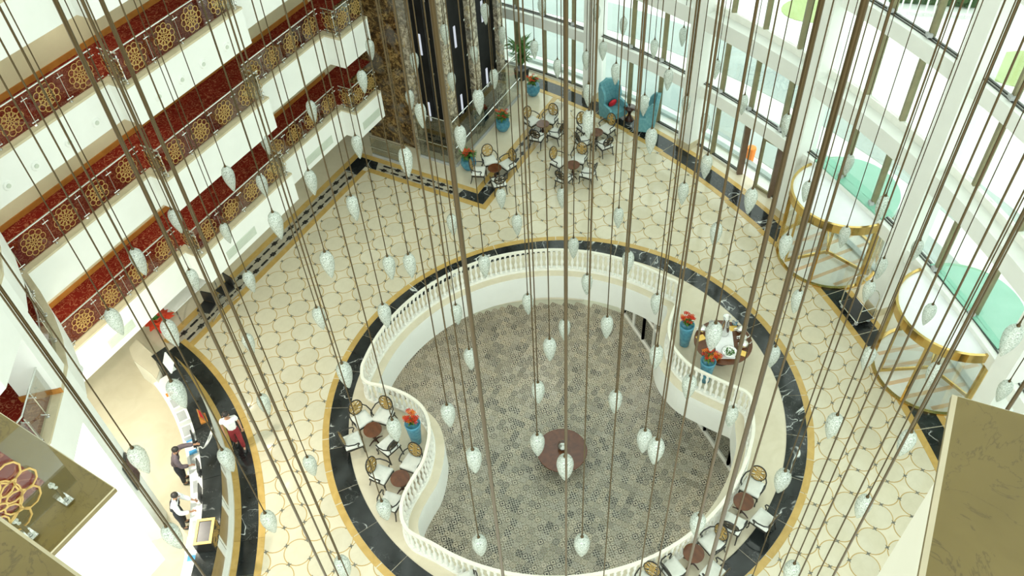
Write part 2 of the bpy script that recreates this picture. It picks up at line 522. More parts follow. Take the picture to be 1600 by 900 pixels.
# round tiles on the square lattice
L0 = Vector((7.95796, 12.82548, 0)); D = .78590
la = -1.2744751; sl = D / math.sqrt(2)
e1 = Vector((math.cos(la), math.sin(la), 0)) * sl
e2 = Vector((math.sin(la), -math.cos(la), 0)) * sl
def border_in(deg):
    return 26.06 + max(0, deg - 28) / 30 * .45
def on_circle_floor(p, mg=0.0):
    u = p.dot(UV); w = p.dot(WV)
    if (p - CR).length < R_RING - .30 + mg: return False
    if (p - CK).length < 11.05 + mg and u < 12: return False
    if w < -18.5 + mg: return False
    if u > 20.35 - mg and w < -13.0 + mg: return False
    q = p - CF; dg = math.degrees(math.atan2(q.y, q.x))
    if q.length > border_in(dg) + .25 - mg: return False
    if p.y < 7.5: return False
    return True
cen = []; stars = set()
for i in range(-60, 60):
    for j in range(-60, 60):
        if (i + j) % 2: continue
        p = L0 + e1 * (i + .5) + e2 * (j + .5)
        if on_circle_floor(p):
            cen.append(p)
            for s in ((i, j), (i + 1, j), (i, j + 1), (i + 1, j + 1)): stars.add(s)
def tile_mesh(mb, p, n=28):
    r = D / 2 - .004
    vs = [(p.x, p.y, .004)] + [(p.x + r * q * math.cos(2 * PI * k / n), p.y + r * q * math.sin(2 * PI * k / n), z) for q, z in ((.93, .004), (1.0, .0035), (1.0, 0)) for k in range(n)]
    mb.add(vs, [(0, 1 + k, 1 + (k + 1) % n) for k in range(n)], 0)
    mb.add(vs, [(1 + k, 1 + n + k, 1 + n + (k + 1) % n, 1 + (k + 1) % n) for k in range(n)] + [(1 + n + k, 1 + 2 * n + k, 1 + 2 * n + (k + 1) % n, 1 + n + (k + 1) % n) for k in range(n)], 1)
tm = MB(); tile_mesh(tm, Vector((0, 0, 0))); tme = tm.mesh('round_tile', [M['tile_round'], M['inlay_ring']])
cen.sort(key=lambda p: (p - CAMP).length)
def inframe(p):
    v = p - CAMP; c = AX[0] * v.x + AX[1] * v.y + AX[2] * v.z
    x = FPX * c.x / c.z + 800; y = FPX * c.y / c.z + 450
    return -20 < x < 1620 and -20 < y < 920
seen = [p for p in cen if inframe(p)]
for p in seen[:300]: obj('round_tile', tme, floor, p)
rest = MB()
for p in seen[300:] + [p for p in cen if not inframe(p)]: tile_mesh(rest, p, 20)
ro = rest.build('round_tiles', [M['tile_round'], M['inlay_ring']], floor); ro['kind'] = 'stuff'
st = MB()
for i, j in stars:
    p = L0 + e1 * i + e2 * j
    d1 = (e1 + e2).normalized(); d2 = (e1 - e2).normalized(); R, r = .085, .03
    vs = []
    for k in range(8):
        a = PI / 4 * k
        q = (d1 * math.cos(a) + d2 * math.sin(a)) * (R if k % 2 else r)
        vs.append((p.x + q.x, p.y + q.y, .0065))
    st.add(vs + [(p.x, p.y, .0065)], [(k, (k + 1) % 8, 8) for k in range(8)])
so = st.build('star_inlays', M['inlay_star'], floor); so['kind'] = 'stuff'

# ring of gold and black marble around the opening
for k in range(40):
    a0 = k * 9 + .12; a1 = (k + 1) * 9 - .12
    MB().arc(CR, 7.085, 7.28, a0, a1, 0, .009, 5).build('gold_marble_strip', M['stone_gold'], floor)
for k in range(30):
    MB().arc(CR, 6.50, 7.08, k * 12 + .06, k * 12 + 11.94, 0, .009, 6).build('black_marble_slab', M['marble_black'], floor)

# opening outline (balustrade line)
pts = []
for a in range(48, 170, 6): pts.append(pol(CV, R_RAIL, a))
pts += [Vector((x, y, 0)) for x, y in ((-5.49, 15.88), (-5.42, 15.45), (-5.2, 15.26), (-4.83, 15.16), (-4.43, 15.0), (-3.99, 14.76), (-3.60, 14.41), (-3.375, 14.0), (-3.275, 13.5), (-3.30, 12.98), (-3.40, 12.47), (-3.59, 12.07), (-3.78, 11.63), (-3.865, 11.26), (-3.85, 10.94), (-3.76, 10.66), (-3.55, 10.4))]
for a in range(236, 350, 6): pts.append(pol(CV, R_RAIL - .04, a))
pts += [Vector((x, y, 0)) for x, y in ((5.88, 13.95), (5.93, 14.33), (5.80, 14.58), (5.43, 14.82), (4.93, 15.15), (4.43, 15.52), (4.155, 15.9), (3.965, 16.33), (3.91, 16.79), (3.965, 17.22), (4.15, 17.75), (4.40, 18.25), (4.50, 18.62), (4.45, 18.98))]
rail = resample(smoothclosed(pts, 5), .10)
ledge = offset(rail, .34)
NR = len(rail)
mb = MB(); vs = []
for k in range(NR):
    p = ledge[k]; d = (p - CV); a = math.atan2(d.y, d.x)
    dd = Vector((math.cos(a), math.sin(a), 0)); o = CV - CR; b = o.dot(dd); t = -b + math.sqrt(b * b - o.dot(o) + R_RING ** 2)
    q = CV + dd * t
    vs += [(p.x, p.y, 0), (q.x, q.y, 0), (q.x, q.y, -1.1), (p.x, p.y, -1.1)]
fs = []; fm = []
for k in range(NR):
    j = (k + 1) % NR
    for i in range(4): fs.append((k * 4 + i, k * 4 + (i + 1) % 4, j * 4 + (i + 1) % 4, j * 4 + i)); fm.append(1 if i == 3 else 0)
b0 = len(mb.f); mb.add(vs, fs); mb.m = fm
deck = struct(mb.build('floor', [M['deck_beige'], M['paint_white']]), 'beige marble deck around the oval floor opening')
# stone balustrade
bal = thing('balustrade', 'white stone balustrade curving around the floor opening', 'balustrade')
def ribbon(path, x0, x1, z0, z1):
    a = offset(path, x0); b = offset(path, x1); N = len(path); mb = MB(); vs = []
    for p, q in zip(a, b): vs += [(p.x, p.y, z0), (q.x, q.y, z0), (q.x, q.y, z1), (p.x, p.y, z1)]
    fs = [(k * 4 + i, k * 4 + (i + 1) % 4, ((k + 1) % N) * 4 + (i + 1) % 4, ((k + 1) % N) * 4 + i) for k in range(N) for i in range(4)]
    return mb.add(vs, [f[::-1] for f in fs])
ribbon(rail, -.045, .045, .89, .95).build('handrail', M['rail_stone'], bal)
ribbon(rail, -.08, .08, .001, .09).build('plinth', M['white_stone'], bal)
bm_ = MB().lathe([(.055, 0), (.055, .05), (.03, .08), (.052, .20), (.058, .27), (.03, .38), (.024, .45), (.032, .52), (.05, .60), (.03, .69), (.045, .74), (.055, .79)], 8, (0, 0, .09)).mesh('baluster', M['white_stone'], True)
for p in resample(rail, .178): obj('baluster', bm_, bal, p)

# ------------------------------------------------------------------ lower hall
ZL = -4.5
lf = MB(); lf.lathe([(9.5, -.1), (9.5, -.012)], 64, (CV.x, CV.y, ZL))
lowf = struct(lf.build('floor', M['panel_grey']), 'grey patterned tile floor of the hall below')
S = .22; tl = MB(); n = int(8.6 / S)
for i in range(-n, n):
    for j in range(-n, n):
        x, y = (i + .5) * S, (j + .5) * S
        if math.hypot(x, y) > 8.3: continue
        h = S / 2 - .004
        vs = [(x + a * h, y + b * h, z) for z in (-.012, 0) for a, b in ((-1, -1), (1, -1), (1, 1), (-1, 1))]
        tl.add(vs, [(4, 5, 6, 7), (0, 1, 5, 4), (1, 2, 6, 5), (2, 3, 7, 6), (3, 0, 4, 7)])
def downlight(p, label, energy, group, size=.36):
    t = thing('downlight', label, 'lamp', p, 0, group)
    MB().lathe([(size / 2 + .05, -.02), (size / 2 + .05, 0), (size / 2, 0), (size / 2, -.02)], 16).build('rim', M['paint_white'], t)
    MB().lathe([(size / 2, -.012), (size / 2, -.006)], 16).build('diffuser', M['lamp_soft'], t)
    ld = bpy.data.lights.new('downlight_lamp', 'AREA'); ld.shape = 'DISK'; ld.size = size; ld.energy = energy; ld.color = (1, .93, .80)
    lo = bpy.data.objects.new('downlight_lamp', ld); COL.objects.link(lo); lo.parent = t; lo.location = (0, 0, -.03)
NO = ('first', 'second', 'third', 'fourth', 'fifth', 'sixth', 'seventh', 'eighth', 'ninth', 'tenth')
for k in range(10):
    downlight(pol(CV, 6.6, 20 + k * 36, -1.1), 'unseen ceiling light added under the deck to brighten the lower hall, %s clockwise' % NO[k], 14, 'added lower hall lights')  # unseen lights added to brighten the hall below
tlo = tl.build('mosaic_tiles', M['tile_mosaic'], lowf, False, (CV.x, CV.y, ZL), UA); tlo['kind'] = 'stuff'
MBw = MB().arc(CV, 8.5, 8.7, 80, 330, ZL, -1.1, 60)
struct(MBw.build('wall_lower', M['paint_cream']), 'cream curved wall of the hall below')
# straight lower wall with glazed doors on the right
A = Vector((2.75, 23.9, 0)); B = Vector((7.35, 12.6, 0)); dW = (B - A).normalized(); nW = Vector((dW.y, -dW.x, 0))
wl = struct(MB().bar(A + Vector((0, 0, -1.6)) - nW * -.08, B + Vector((0, 0, -1.6)) - nW * -.08, .16, 1.0).build('wall_lower', M['paint_cream']), 'cream wall above the glazed doors of the hall below')
Ld = (B - A).length; nd = 8
for k in range(nd):
    a = A + dW * (Ld * k / nd); b = A + dW * (Ld * (k + 1) / nd)
    dr = struct(MB().bar(a + Vector((0, 0, ZL + .05)), b + Vector((0, 0, ZL + .05)), .14, .1).build('door_%d' % (k + 11), M['paint_white']), 'white framed glazed door bay of the hall below')
    for q in (a, (a + b) / 2, b): MB().bar(q + Vector((0, 0, ZL)), q + Vector((0, 0, -2.1)), .09, .12).build('door_stile', M['paint_white'], dr)
    for zz in (-3.0, -2.15): MB().bar(a + Vector((0, 0, zz)), b + Vector((0, 0, zz)), .1, .09).build('door_rail', M['paint_white'], dr)
    for c0, c1 in ((a, (a + b) / 2), ((a + b) / 2, b)): MB().bar((c0 + Vector((0, 0, -3.3))), (c1 + Vector((0, 0, -3.3))), .02, 2.3).build('pane', M['glass_dark'], dr)

# ================================================================== FLOOR BORDERS
def band(u0, u1, w0, w1, name, mt, h=.010, parent=None):
    poly = [xy(u0, w0), xy(u1, w0), xy(u1, w1), xy(u0, w1)]
    return MB().prism(poly, 0, h).build(name, mt, parent or floor)
# left band (along the galleries)
band(9.95, 21.1, -19.50, -19.25, 'gold_marble_strip', M['stone_gold'])
band(9.95, 20.2, -18.62, -18.40, 'gold_marble_strip', M['stone_gold'])
band(9.95, 20.45, -19.25, -18.62, 'grey_marble_band', M['inlay_grey'], .008)
# second band (before the lifts)
band(20.88, 21.10, -19.25, -13.68, 'gold_marble_strip', M['stone_gold'])
band(20.20, 20.42, -18.40, -12.98, 'gold_marble_strip', M['stone_gold'])
band(20.42, 20.88, -19.25, -13.68, 'grey_marble_band', M['inlay_grey'], .008)
# third band (towards the facade)
band(21.10, 28.2, -13.90, -13.68, 'gold_marble_strip', M['stone_gold'])
band(20.42, 26.2, -13.20, -12.98, 'gold_marble_strip', M['stone_gold'])
band(20.88, 27.6, -13.68, -13.20, 'grey_marble_band', M['inlay_grey'], .008)
# black corner slabs
MB().prism([xy(19.85, -19.24), xy(20.87, -19.24), xy(20.87, -18.3), xy(20.43, -18.1), xy(20.43, -18.63), xy(19.85, -18.63)], 0, .014).build('black_marble_slab', M['marble_black'], floor)
MB().prism([xy(20.43, -14.4), xy(20.87, -14.3), xy(20.87, -13.67), xy(21.45, -13.67), xy(21.45, -13.21), xy(20.43, -13.21)], 0, .014).build('black_marble_slab', M['marble_black'], floor)
# black star and dash inlays, two rows
def inlay(shape):
    if shape == 0: v = [(-.27, 0), (-.10, .035), (-.06, .10), (0, .075), (.06, .10), (.10, .035), (.27, 0), (.10, -.035), (.06, -.10), (0, -.075), (-.06, -.10), (-.10, -.035)]
    else: v = [(-.20, 0), (-.16, .045), (.16, .045), (.20, 0), (.16, -.045), (-.16, -.045)]
    return MB().prism(v, .008, .013).mesh('star_inlay' if shape == 0 else 'bar_inlay', M['inlay_black'])
im = [inlay(0), inlay(1)]
def chain(u0, u1, w0, w1, along_u, ph):
    L = (u1 - u0) if along_u else (w1 - w0); n = int(L / .47)
    for row in (0, 1):
        for k in range(n):
            t = (k + .5) * L / n
            off = (-.155, .155)[row]
            u, w = (u0 + t, (w0 + w1) / 2 + off) if along_u else ((u0 + u1) / 2 + off * .75, w0 + t)
            obj('black_inlay', im[(k + row + ph) % 2], floor, P(u, w, 0), UA if along_u else UA - PI / 2)
chain(10.3, 19.8, -19.25, -18.62, True, 0)
chain(20.42, 20.88, -18.05, -14.45, False, 0)
chain(21.5, 25.6, -13.68, -13.20, True, 1)
# curved border along the facade: gold, black marble, gold
a = -12
while a < 55:
    r0 = border_in(a + 2)
    MB().arc(CF, r0, r0 + .20, a + .03, a + 3.97, 0, .012, 4).build('gold_marble_strip', M['stone_gold'], floor)
    MB().arc(CF, r0 + .2, r0 + .86, a + .03, a + 3.97, 0, .011, 4).build('black_marble_slab', M['marble_black'], floor)
    MB().arc(CF, r0 + .86, r0 + 1.06, a + .03, a + 3.97, 0, .012, 4).build('gold_marble_strip', M['stone_gold'], floor)
    a += 4
# curved border before the reception
for k in range(14):
    a0 = -24 + k * 5.4; a1 = a0 + 5.36
    if a0 > 51: continue
    MB().arc(CK, 11.05, 11.24, a0, a1, 0, .012, 5).build('gold_marble_strip', M['stone_gold'], floor)
    MB().arc(CK, 10.58, 11.05, a0, a1, 0, .011, 5).build('black_marble_slab', M['marble_black'], floor)
    MB().arc(CK, 10.40, 10.58, a0, a1, 0, .012, 5).build('gold_marble_strip', M['stone_gold'], floor)

# ================================================================== GALLERIES (left)
ZG = [3.7 + 2.95 * k for k in range(5)]
straight = [(6.94, -18.06), (11.18, -18.06), (11.18, -17.43), (15.5, -17.43), (15.5, -18.06), (19.2, -18.06), (19.2, -17.43), (20.77, -17.43)]
curve = [(-13.2, 3.5), (-11.6, 6.0), (-10.6, 8.2), (-10.21, 9.64), (-10.32, 10.28), (-10.42, 10.91), (-10.58, 11.62), (-10.98, 12.41), (-11.51, 13.21), (-12.11, 13.96)]
line_s = [xy(u, w) for u, w in straight]
for k, z in enumerate(ZG):
    line = ([xy(4.0, -18.06)] if k == 0 else curve) + line_s
    inner = offset_poly(line, .20)
    back = [xy(20.77, -18.9), xy(22.3, -18.9), xy(22.3, -26), xy(2, -26)] + ([] if k == 0 else [(-24, 3.5)])
    g = struct(MB().prism(line + back, z - 1.10, z - .10).build('floor', M['paint_white']), 'gallery floor slab, level %s above the lobby' % ('one', 'two', 'three', 'four', 'five')[k])
    MB().prism(inner + [xy(20.77, -18.9), xy(22.28, -18.92), xy(22.28, -19.93), xy(4 if k == 0 else 2, -19.93)] + ([] if k == 0 else [(-24, 3.5)]), z - .10, z - .03).build('carpet', M['carpet_red'], g)
    fas = MB(); n = len(line); o2 = offset_poly(line, -.02); i2 = offset_poly(line, .10)
    fas.prism(o2 + i2[::-1], z - 1.12, z - .06)
    fas.build('fascia', M['paint_white'], g)
    kb = MB(); kb.prism(offset_poly(line, -.035) + inner[::-1], z - .06, z); kb.build('kerb', M['stone_kerb'], g)
    MB().prism([xy(20.79, -18.86), xy(22.28, -18.86), xy(22.28, -18.90), xy(20.79, -18.90)], z - 1.12, z - .02).build('end_panel', M['granite_brown'], g)
    # corridor wall with baseboard
    wl = struct(MB().prism([xy(2, -19.93), xy(22.2, -19.93), xy(22.2, -20.1), xy(2, -20.1)], z - .03, z + 1.85).build('wall_gallery', M['wall_beige']), 'beige corridor wall of gallery level %s' % ('one', 'two', 'three', 'four', 'five')[k])
    bb = struct(MB().prism([xy(2, -19.90), xy(20.75, -19.90), xy(20.75, -19.94), xy(2, -19.94)], z - .03, z + .13).build('baseboard_left', M['wood_base']), 'orange wood baseboard of gallery level %s' % ('one', 'two', 'three', 'four', 'five')[k])
for k in range(3):
    for j, u_ in enumerate((8.3, 11.6)):
        downlight(P(u_, -19.1, ZG[k + 1] - 1.12), 'round corridor light above the %s gallery, %s one' % (('lowest', 'second', 'third')[k], ('left', 'right')[j]), 5, 'gallery corridor lights', .25)
# ground floor wall below the galleries
struct(MB().prism([xy(2, -21.2), xy(22.3, -21.2), xy(22.3, -21.4), xy(2, -21.4)], 0, 2.6).build('wall_left', M['paint_cream']), 'cream ground floor wall below the galleries')
# white pier that runs through the galleries
c0, c1, c2 = Vector((-10.42, 10.91, 0)), Vector((-10.62, 11.66, 0)), Vector((-11.2, 10.72, 0))
c3 = c2 + (c1 - c0)
struct(MB().prism([(c.x, c.y) for c in (c0, c1, c3, c2)], 0, 24).build('wall_pier', M['paint_white']), 'white pier rising from the reception through the galleries')
kk = .03
struct(MB().prism([(c.x, c.y) for c in (c0 + Vector((kk, -kk, 0)), c0 + Vector((0.05, .02, 0)), c2 + Vector((0, -.01, 0)), c2 + Vector((0, -.05, 0)))], ZG[1] - .03, ZG[1] + .13).build('baseboard_left', M['wood_base']), 'orange baseboard at the foot of the white pier')

# gold mandala (shared mesh), in the XZ plane, radius .36
def mandala_mesh():
    mb = MB()
    def loop(cx, cz, rx, rz, rot, n=10):
        return [(cx + rx * math.cos(t) * math.cos(rot) - rz * math.sin(t) * math.sin(rot), cz + rx * math.cos(t) * math.sin(rot) + rz * math.sin(t) * math.cos(rot)) for t in (2 * PI * i / n for i in range(n))]
    for k in range(10):
        a = 2 * PI * k / 10
        mb.strip(loop(.275 * math.cos(a), .275 * math.sin(a), .080, .088, a, 9), .0135, 0)
        mb.strip(loop(.160 * math.cos(a + .314), .160 * math.sin(a + .314), .062, .040, a + .314, 8), .012, 0)
    for k in range(5):
        a = 2 * PI * k / 5
        mb.strip(loop(.062 * math.cos(a), .062 * math.sin(a), .046, .030, a, 8), .012, 0)
    mb.strip(loop(0, 0, .218, .218, 0, 20), .010, 0)
    return mb.mesh('mandala', M['gold_leaf'])
MAND = mandala_mesh()
POST = MB()
POST.tube([(0, 0, .0), (0, 0, .80)], .016, 6); POST.lathe([(.05, 0), (.05, .015), (.025, .03)], 8)
POST.tube([(-.07, -.03, .12), (.07, -.03, .12)], .012, 5); POST.tube([(-.07, -.03, .72), (.07, -.03, .72)], .012, 5)
POST.ball((-.075, -.03, .12), .022, .022, .022, 6, 4); POST.ball((.075, -.03, .12), .022, .022, .022, 6, 4)
POST.ball((-.075, -.03, .72), .022, .022, .022, 6, 4); POST.ball((.075, -.03, .72), .022, .022, .022, 6, 4)
POSTM = POST.mesh('post', M['steel'])
LV = ('lowest', 'second', 'third', 'fourth', 'fifth')
SEG = [((6.94, -18.06), (11.18, -18.06), 'long far left recess'), ((11.18, -17.43), (15.5, -17.43), 'wide projecting bay'), ((15.5, -18.06), (19.2, -18.06), 'middle recess'), ((19.2, -17.43), (20.77, -17.43), 'short bay beside the lifts')]
MU = [(7.55, 8.56, 9.62, 10.67), (11.84, 12.86, 13.86, 14.87), (15.87, 16.78, 17.75, 18.72), (19.68, 20.42)]
def rail_run(t, a, b, z, marks):
    """one straight run of a railing: a, b world xy of the kerb line, panels around the marks"""
    a = Vector((*a, 0)); b = Vector((*b, 0)); d = (b - a).normalized(); L = (b - a).length
    ang = math.atan2(d.y, d.x); R_ = Matrix.Rotation(ang, 4, 'Z'); o_ = a + Vector((0, 0, z)); off = .11
    edges = [0.03] + [(p + q) / 2 for p, q in zip(marks, marks[1:])] + [L - .03]
    for i, mk in enumerate(marks):
        x0, x1 = edges[i] + .02, edges[i + 1] - .02
        pn = MB().box(x0, x1, off - .006, off + .006, .06, .84).build('glass_panel', M['glass_rail'], t, False, o_, ang)
        obj('mandala', MAND, pn, (mk, off - .012, .47))
    for x in edges: obj('post', POSTM, t, o_ + R_ @ Vector((min(max(x, .06), L - .06), off + .03, 0)), ang)
    MB().tube([(0, off, .89), (L, off, .89)], .022, 8).build('handrail', M['steel'], t, False, o_, ang)
for k in range(4):
    t = thing('glass_railing', 'long stepped glass railing with gold mandalas along the %s gallery' % LV[k], 'railing', (0, 0, 0), 0, 'glass railings of the galleries')
    for si, (p, q, desc) in enumerate(SEG):
        rail_run(t, xy(*p), xy(*q), ZG[k], [m_ - p[0] for m_ in MU[si]])
    for uu, wa, wb in ((11.18, -18.06, -17.43), (15.5, -17.43, -18.06), (19.2, -18.06, -17.43)):
        rail_run(t, xy(uu, wa), xy(uu, wb), ZG[k], [abs(wb - wa) / 2])
# curved railing in front of the pier, second gallery
t = thing('glass_railing', 'curved glass railing before the white pier, second gallery', 'railing', (0, 0, 0), 0, 'glass railings of the galleries')
cv = [Vector((x, y, ZG[1])) for x, y in curve[6:]] + [P(6.94, -18.06, ZG[1])]
ci = [Vector((*q, ZG[1])) for q in offset_poly([(v.x, v.y) for v in cv], .12)]
MB().tube([v + Vector((0, 0, .89)) for v in ci], .022, 8).build('handrail', M['steel'], t)
for p, q in zip(ci, ci[1:]):
    MB().bar(p.lerp(q, .04) + Vector((0, 0, .45)), p.lerp(q, .96) + Vector((0, 0, .45)), .012, .78).build('glass_panel', M['glass_rail'], t)
    o = obj('post', POSTM, t, p)
t = thing('glass_railing', 'glass railing between the white pier and the near parapet', 'railing', (0, 0, 0), 0, 'glass railings of the galleries')
cv = [Vector((x, y, ZG[1])) for x, y in curve[1:6]]
ci = [Vector((*q, ZG[1])) for q in offset_poly([(v.x, v.y) for v in cv], .13)]
MB().tube([v + Vector((0, 0, .89)) for v in ci], .022, 8).build('handrail', M['steel'], t)
for p, q in zip(ci, ci[1:]):
    MB().bar(p.lerp(q, .04) + Vector((0, 0, .45)), p.lerp(q, .96) + Vector((0, 0, .45)), .012, .78).build('glass_panel', M['glass_rail'], t)
    obj('post', POSTM, t, p)
# round spotlights on the third gallery fascia, flat vents on the lowest
sp0 = None
names = ('first', 'second', 'third', 'fourth', 'fifth', 'sixth', 'seventh', 'eighth')
for i, (u_, w_) in enumerate([(7.69, -18.04), (8.5, -18.04), (9.52, -18.04), (10.4, -18.04), (11.95, -17.41), (12.8, -17.41), (13.63, -17.41), (14.58, -17.41)]):
    s_ = thing('spotlight', 'small round white spotlight on the upper gallery front, %s from the left' % names[i], 'spotlight', P(u_, w_, 8.87), UA, 'round spotlights on the gallery front')
    def disc(r0, r1, y0, y1, mt, nm):
        mb = MB(); n = 16
        vs = [(r * math.cos(2 * PI * q / n), y, r * math.sin(2 * PI * q / n)) for r, y in ((r0, y0), (r1, y1)) for q in range(n)]
        mb.add(vs, [(q, (q + 1) % n, n + (q + 1) % n, n + q) for q in range(n)] + [tuple(range(n, 2 * n))])
        return mb.build(nm, mt, s_)
    disc(.13, .11, 0, -.03, M['paint_white'], 'ring'); disc(.06, .055, -.02, -.05, M['panel_grey'], 'lens')
for i, (u0, u1, w_, z0, z1) in enumerate([(12.05, 13.4, -17.41, 2.78, 3.10), (19.45, 20.5, -17.41, 2.80, 3.12), (16.9, 18.4, -18.04, 2.78, 3.10), (7.75, 8.7, -18.04, 2.80, 3.12), (5.9, 6.5, -18.04, 2.8, 3.1)]):
    v_ = thing('air_vent', 'flat grey-green air vent in the lowest gallery front, %s' % ('in the wide bay', 'beside the lifts', 'in the middle recess', 'in the far left recess', 'above the reception floor')[i], 'vent', P((u0 + u1) / 2, w_, z0), UA)
    MB().box(-(u1 - u0) / 2, (u1 - u0) / 2, -.012, .01, 0, z1 - z0).build('frame', M['panel_grey'], v_)
    for q in range(5): MB().box(-(u1 - u0) / 2 + .04, (u1 - u0) / 2 - .04, -.022, -.010, .03 + q * .056, .055 + q * .056).build('slat', M['panel_grey'], v_)

# ================================================================== LIFT BLOCK
lift = struct(MB().prism([xy(22.42, -26), xy(22.42, -15.74), xy(22.6, -15.74), xy(22.6, -15.7), xy(26.62, -15.7), xy(26.62, -26)], 0, 24).build('wall_lifts', M['shaft_black']), 'black lift shaft block between marble pilasters')
def pier(u0, u1, w0, w1, mt, hh=1.05):
    n = int(20 / hh)
    for i in range(n):
        MB().prism([xy(u0, w0), xy(u1, w0), xy(u1, w1), xy(u0, w1)], i * hh + (.006 if i else 0), (i + 1) * hh).build('marble_tile', mt, lift)
for i in range(20):                       # wide brown wall, three tiles per course
    for j in range(3):
        w0 = -19.6 + j * .743
        MB().prism([xy(22.30, w0 + .004), xy(22.40, w0 + .004), xy(22.40, w0 + .739), xy(22.30, w0 + .739)], i * 1.0 + .004, (i + 1) * 1.0).build('marble_tile', M['granite_brown'], lift)
pier(22.22, 22.45, -17.37, -16.92, M['granite_pale'])
pier(22.38, 22.82, -15.82, -15.50, M['granite_pale'])
pier(24.20, 24.72, -15.80, -15.50, M['granite_pale'])
pier(26.30, 26.66, -15.80, -15.50, M['granite_pale'])
for i, (p_, q_, nm) in enumerate([((22.36, -16.72), (22.36, -16.02), 'front shaft'), ((22.98, -15.62), (24.0, -15.62), 'nearer side shaft'), ((24.95, -15.62), (26.1, -15.62), 'farther side shaft')]):
    lf_ = thing('lift_guide', 'pale vertical light slots in the black %s of the lifts' % nm, 'lift', P(p_[0], p_[1], 0), UA - (PI / 2 if i == 0 else 0), 'lift shafts')
    L = (Vector(q_) - Vector(p_)).length
    for zz in range(12):
        sgn = -1 if i == 0 else -1
        MB().box(L * .28, L * .38, -.03, 0, 1.6 + zz * 2.9, 2.45 + zz * 2.9).build('light_slot', M['lamp_strip'], lf_)
        MB().box(L * .92, L * 1.0, -.06, 0, .9 + zz * 1.45, .98 + zz * 1.45).build('bracket', M['steel'], lf_)
    MB().tube([(L * .75, -.03, 0), (L * .75, -.03, 20)], .02, 6).build('guide_rail', M['plastic_black'], lf_)
# tall glass guard around the lifts
def guard_run(g_, ua, wa, ub, wb, h, npan):
    a = P(ua, wa); b = P(ub, wb); d = b - a; L = d.length; an = math.atan2(d.y, d.x)
    def bd(mb, nm, mt): return mb.build(nm, M[mt], g_, False, a, an)
    for i in range(npan): bd(MB().box(L * i / npan + .02, L * (i + 1) / npan - .02, -.006, .006, .06, h), 'glass_panel', 'glass_rail')
    for i in range(npan + 1):
        x = L * i / npan; bd(MB().tube([(x, .03, 0), (x, .03, h)], .02, 6), 'post', 'steel')
    bd(MB().tube([(0, 0, h), (L, 0, h)], .025, 6), 'top_rail', 'steel')
    hz = .95 if h > 1.5 else .5
    bd(MB().tube([(0, -.05, hz), (L, -.05, hz)], .025, 6), 'handrail', 'steel')
    bd(MB().box(0, L, -.03, .03, 0, .12), 'kick_plate', 'plastic_grey')
g_ = thing('glass_guard', 'tall steel and glass guard wrapped around the black lift shafts', 'railing')
guard_run(g_, 21.92, -16.92, 21.92, -15.28, 2.15, 1)
guard_run(g_, 21.95, -15.25, 27.3, -15.25, 2.15, 3)
g_ = thing('glass_guard', 'low glass guard in front of the brown marble wall', 'railing')
guard_run(g_, 21.16, -18.75, 21.16, -17.1, .95, 2)

# ================================================================== FACADE
COLA = [71.2, 60.5, 49.85, 39.2, 28.5, 17.7, 7.0, -3.7, -14.4]
MULL = [68.6, 65.2, 61.8, 58.4, 55.4, 52.3, 46.2, 43.0, 36.95, 33.98, 30.8, 27.5, 24.6, 21.5, 15.05, 11.3, 4.5, 1.3, -6.3, -9.4]
NL = 3
for i, a in enumerate(COLA):
    c = MB()
    p0, p1, p2, p3 = pol(CF, RF - .55, a + .62), pol(CF, RF - .55, a - .62), pol(CF, RF + .25, a - .62), pol(CF, RF + .25, a + .62)
    c.prism([(q.x, q.y) for q in (p0, p1, p2, p3)], 0, 5.85 * NL)
    co_ = struct(c.build('trim_%d' % (i + 1), M['paint_white']), 'white facade pier, number %d from the far left' % (i + 1))
    k = .015
    p0, p1, p2, p3 = pol(CF, RF - .57, a + .66), pol(CF, RF - .57, a - .66), pol(CF, RF, a - .66), pol(CF, RF, a + .66)
    MB().prism([(q.x, q.y) for q in (p0, p1, p2, p3)], 0, .32).build('base_block', M['stone_kerb'], co_)
wn_ = 0
DOOR_GAP = (33.85, 30.4)
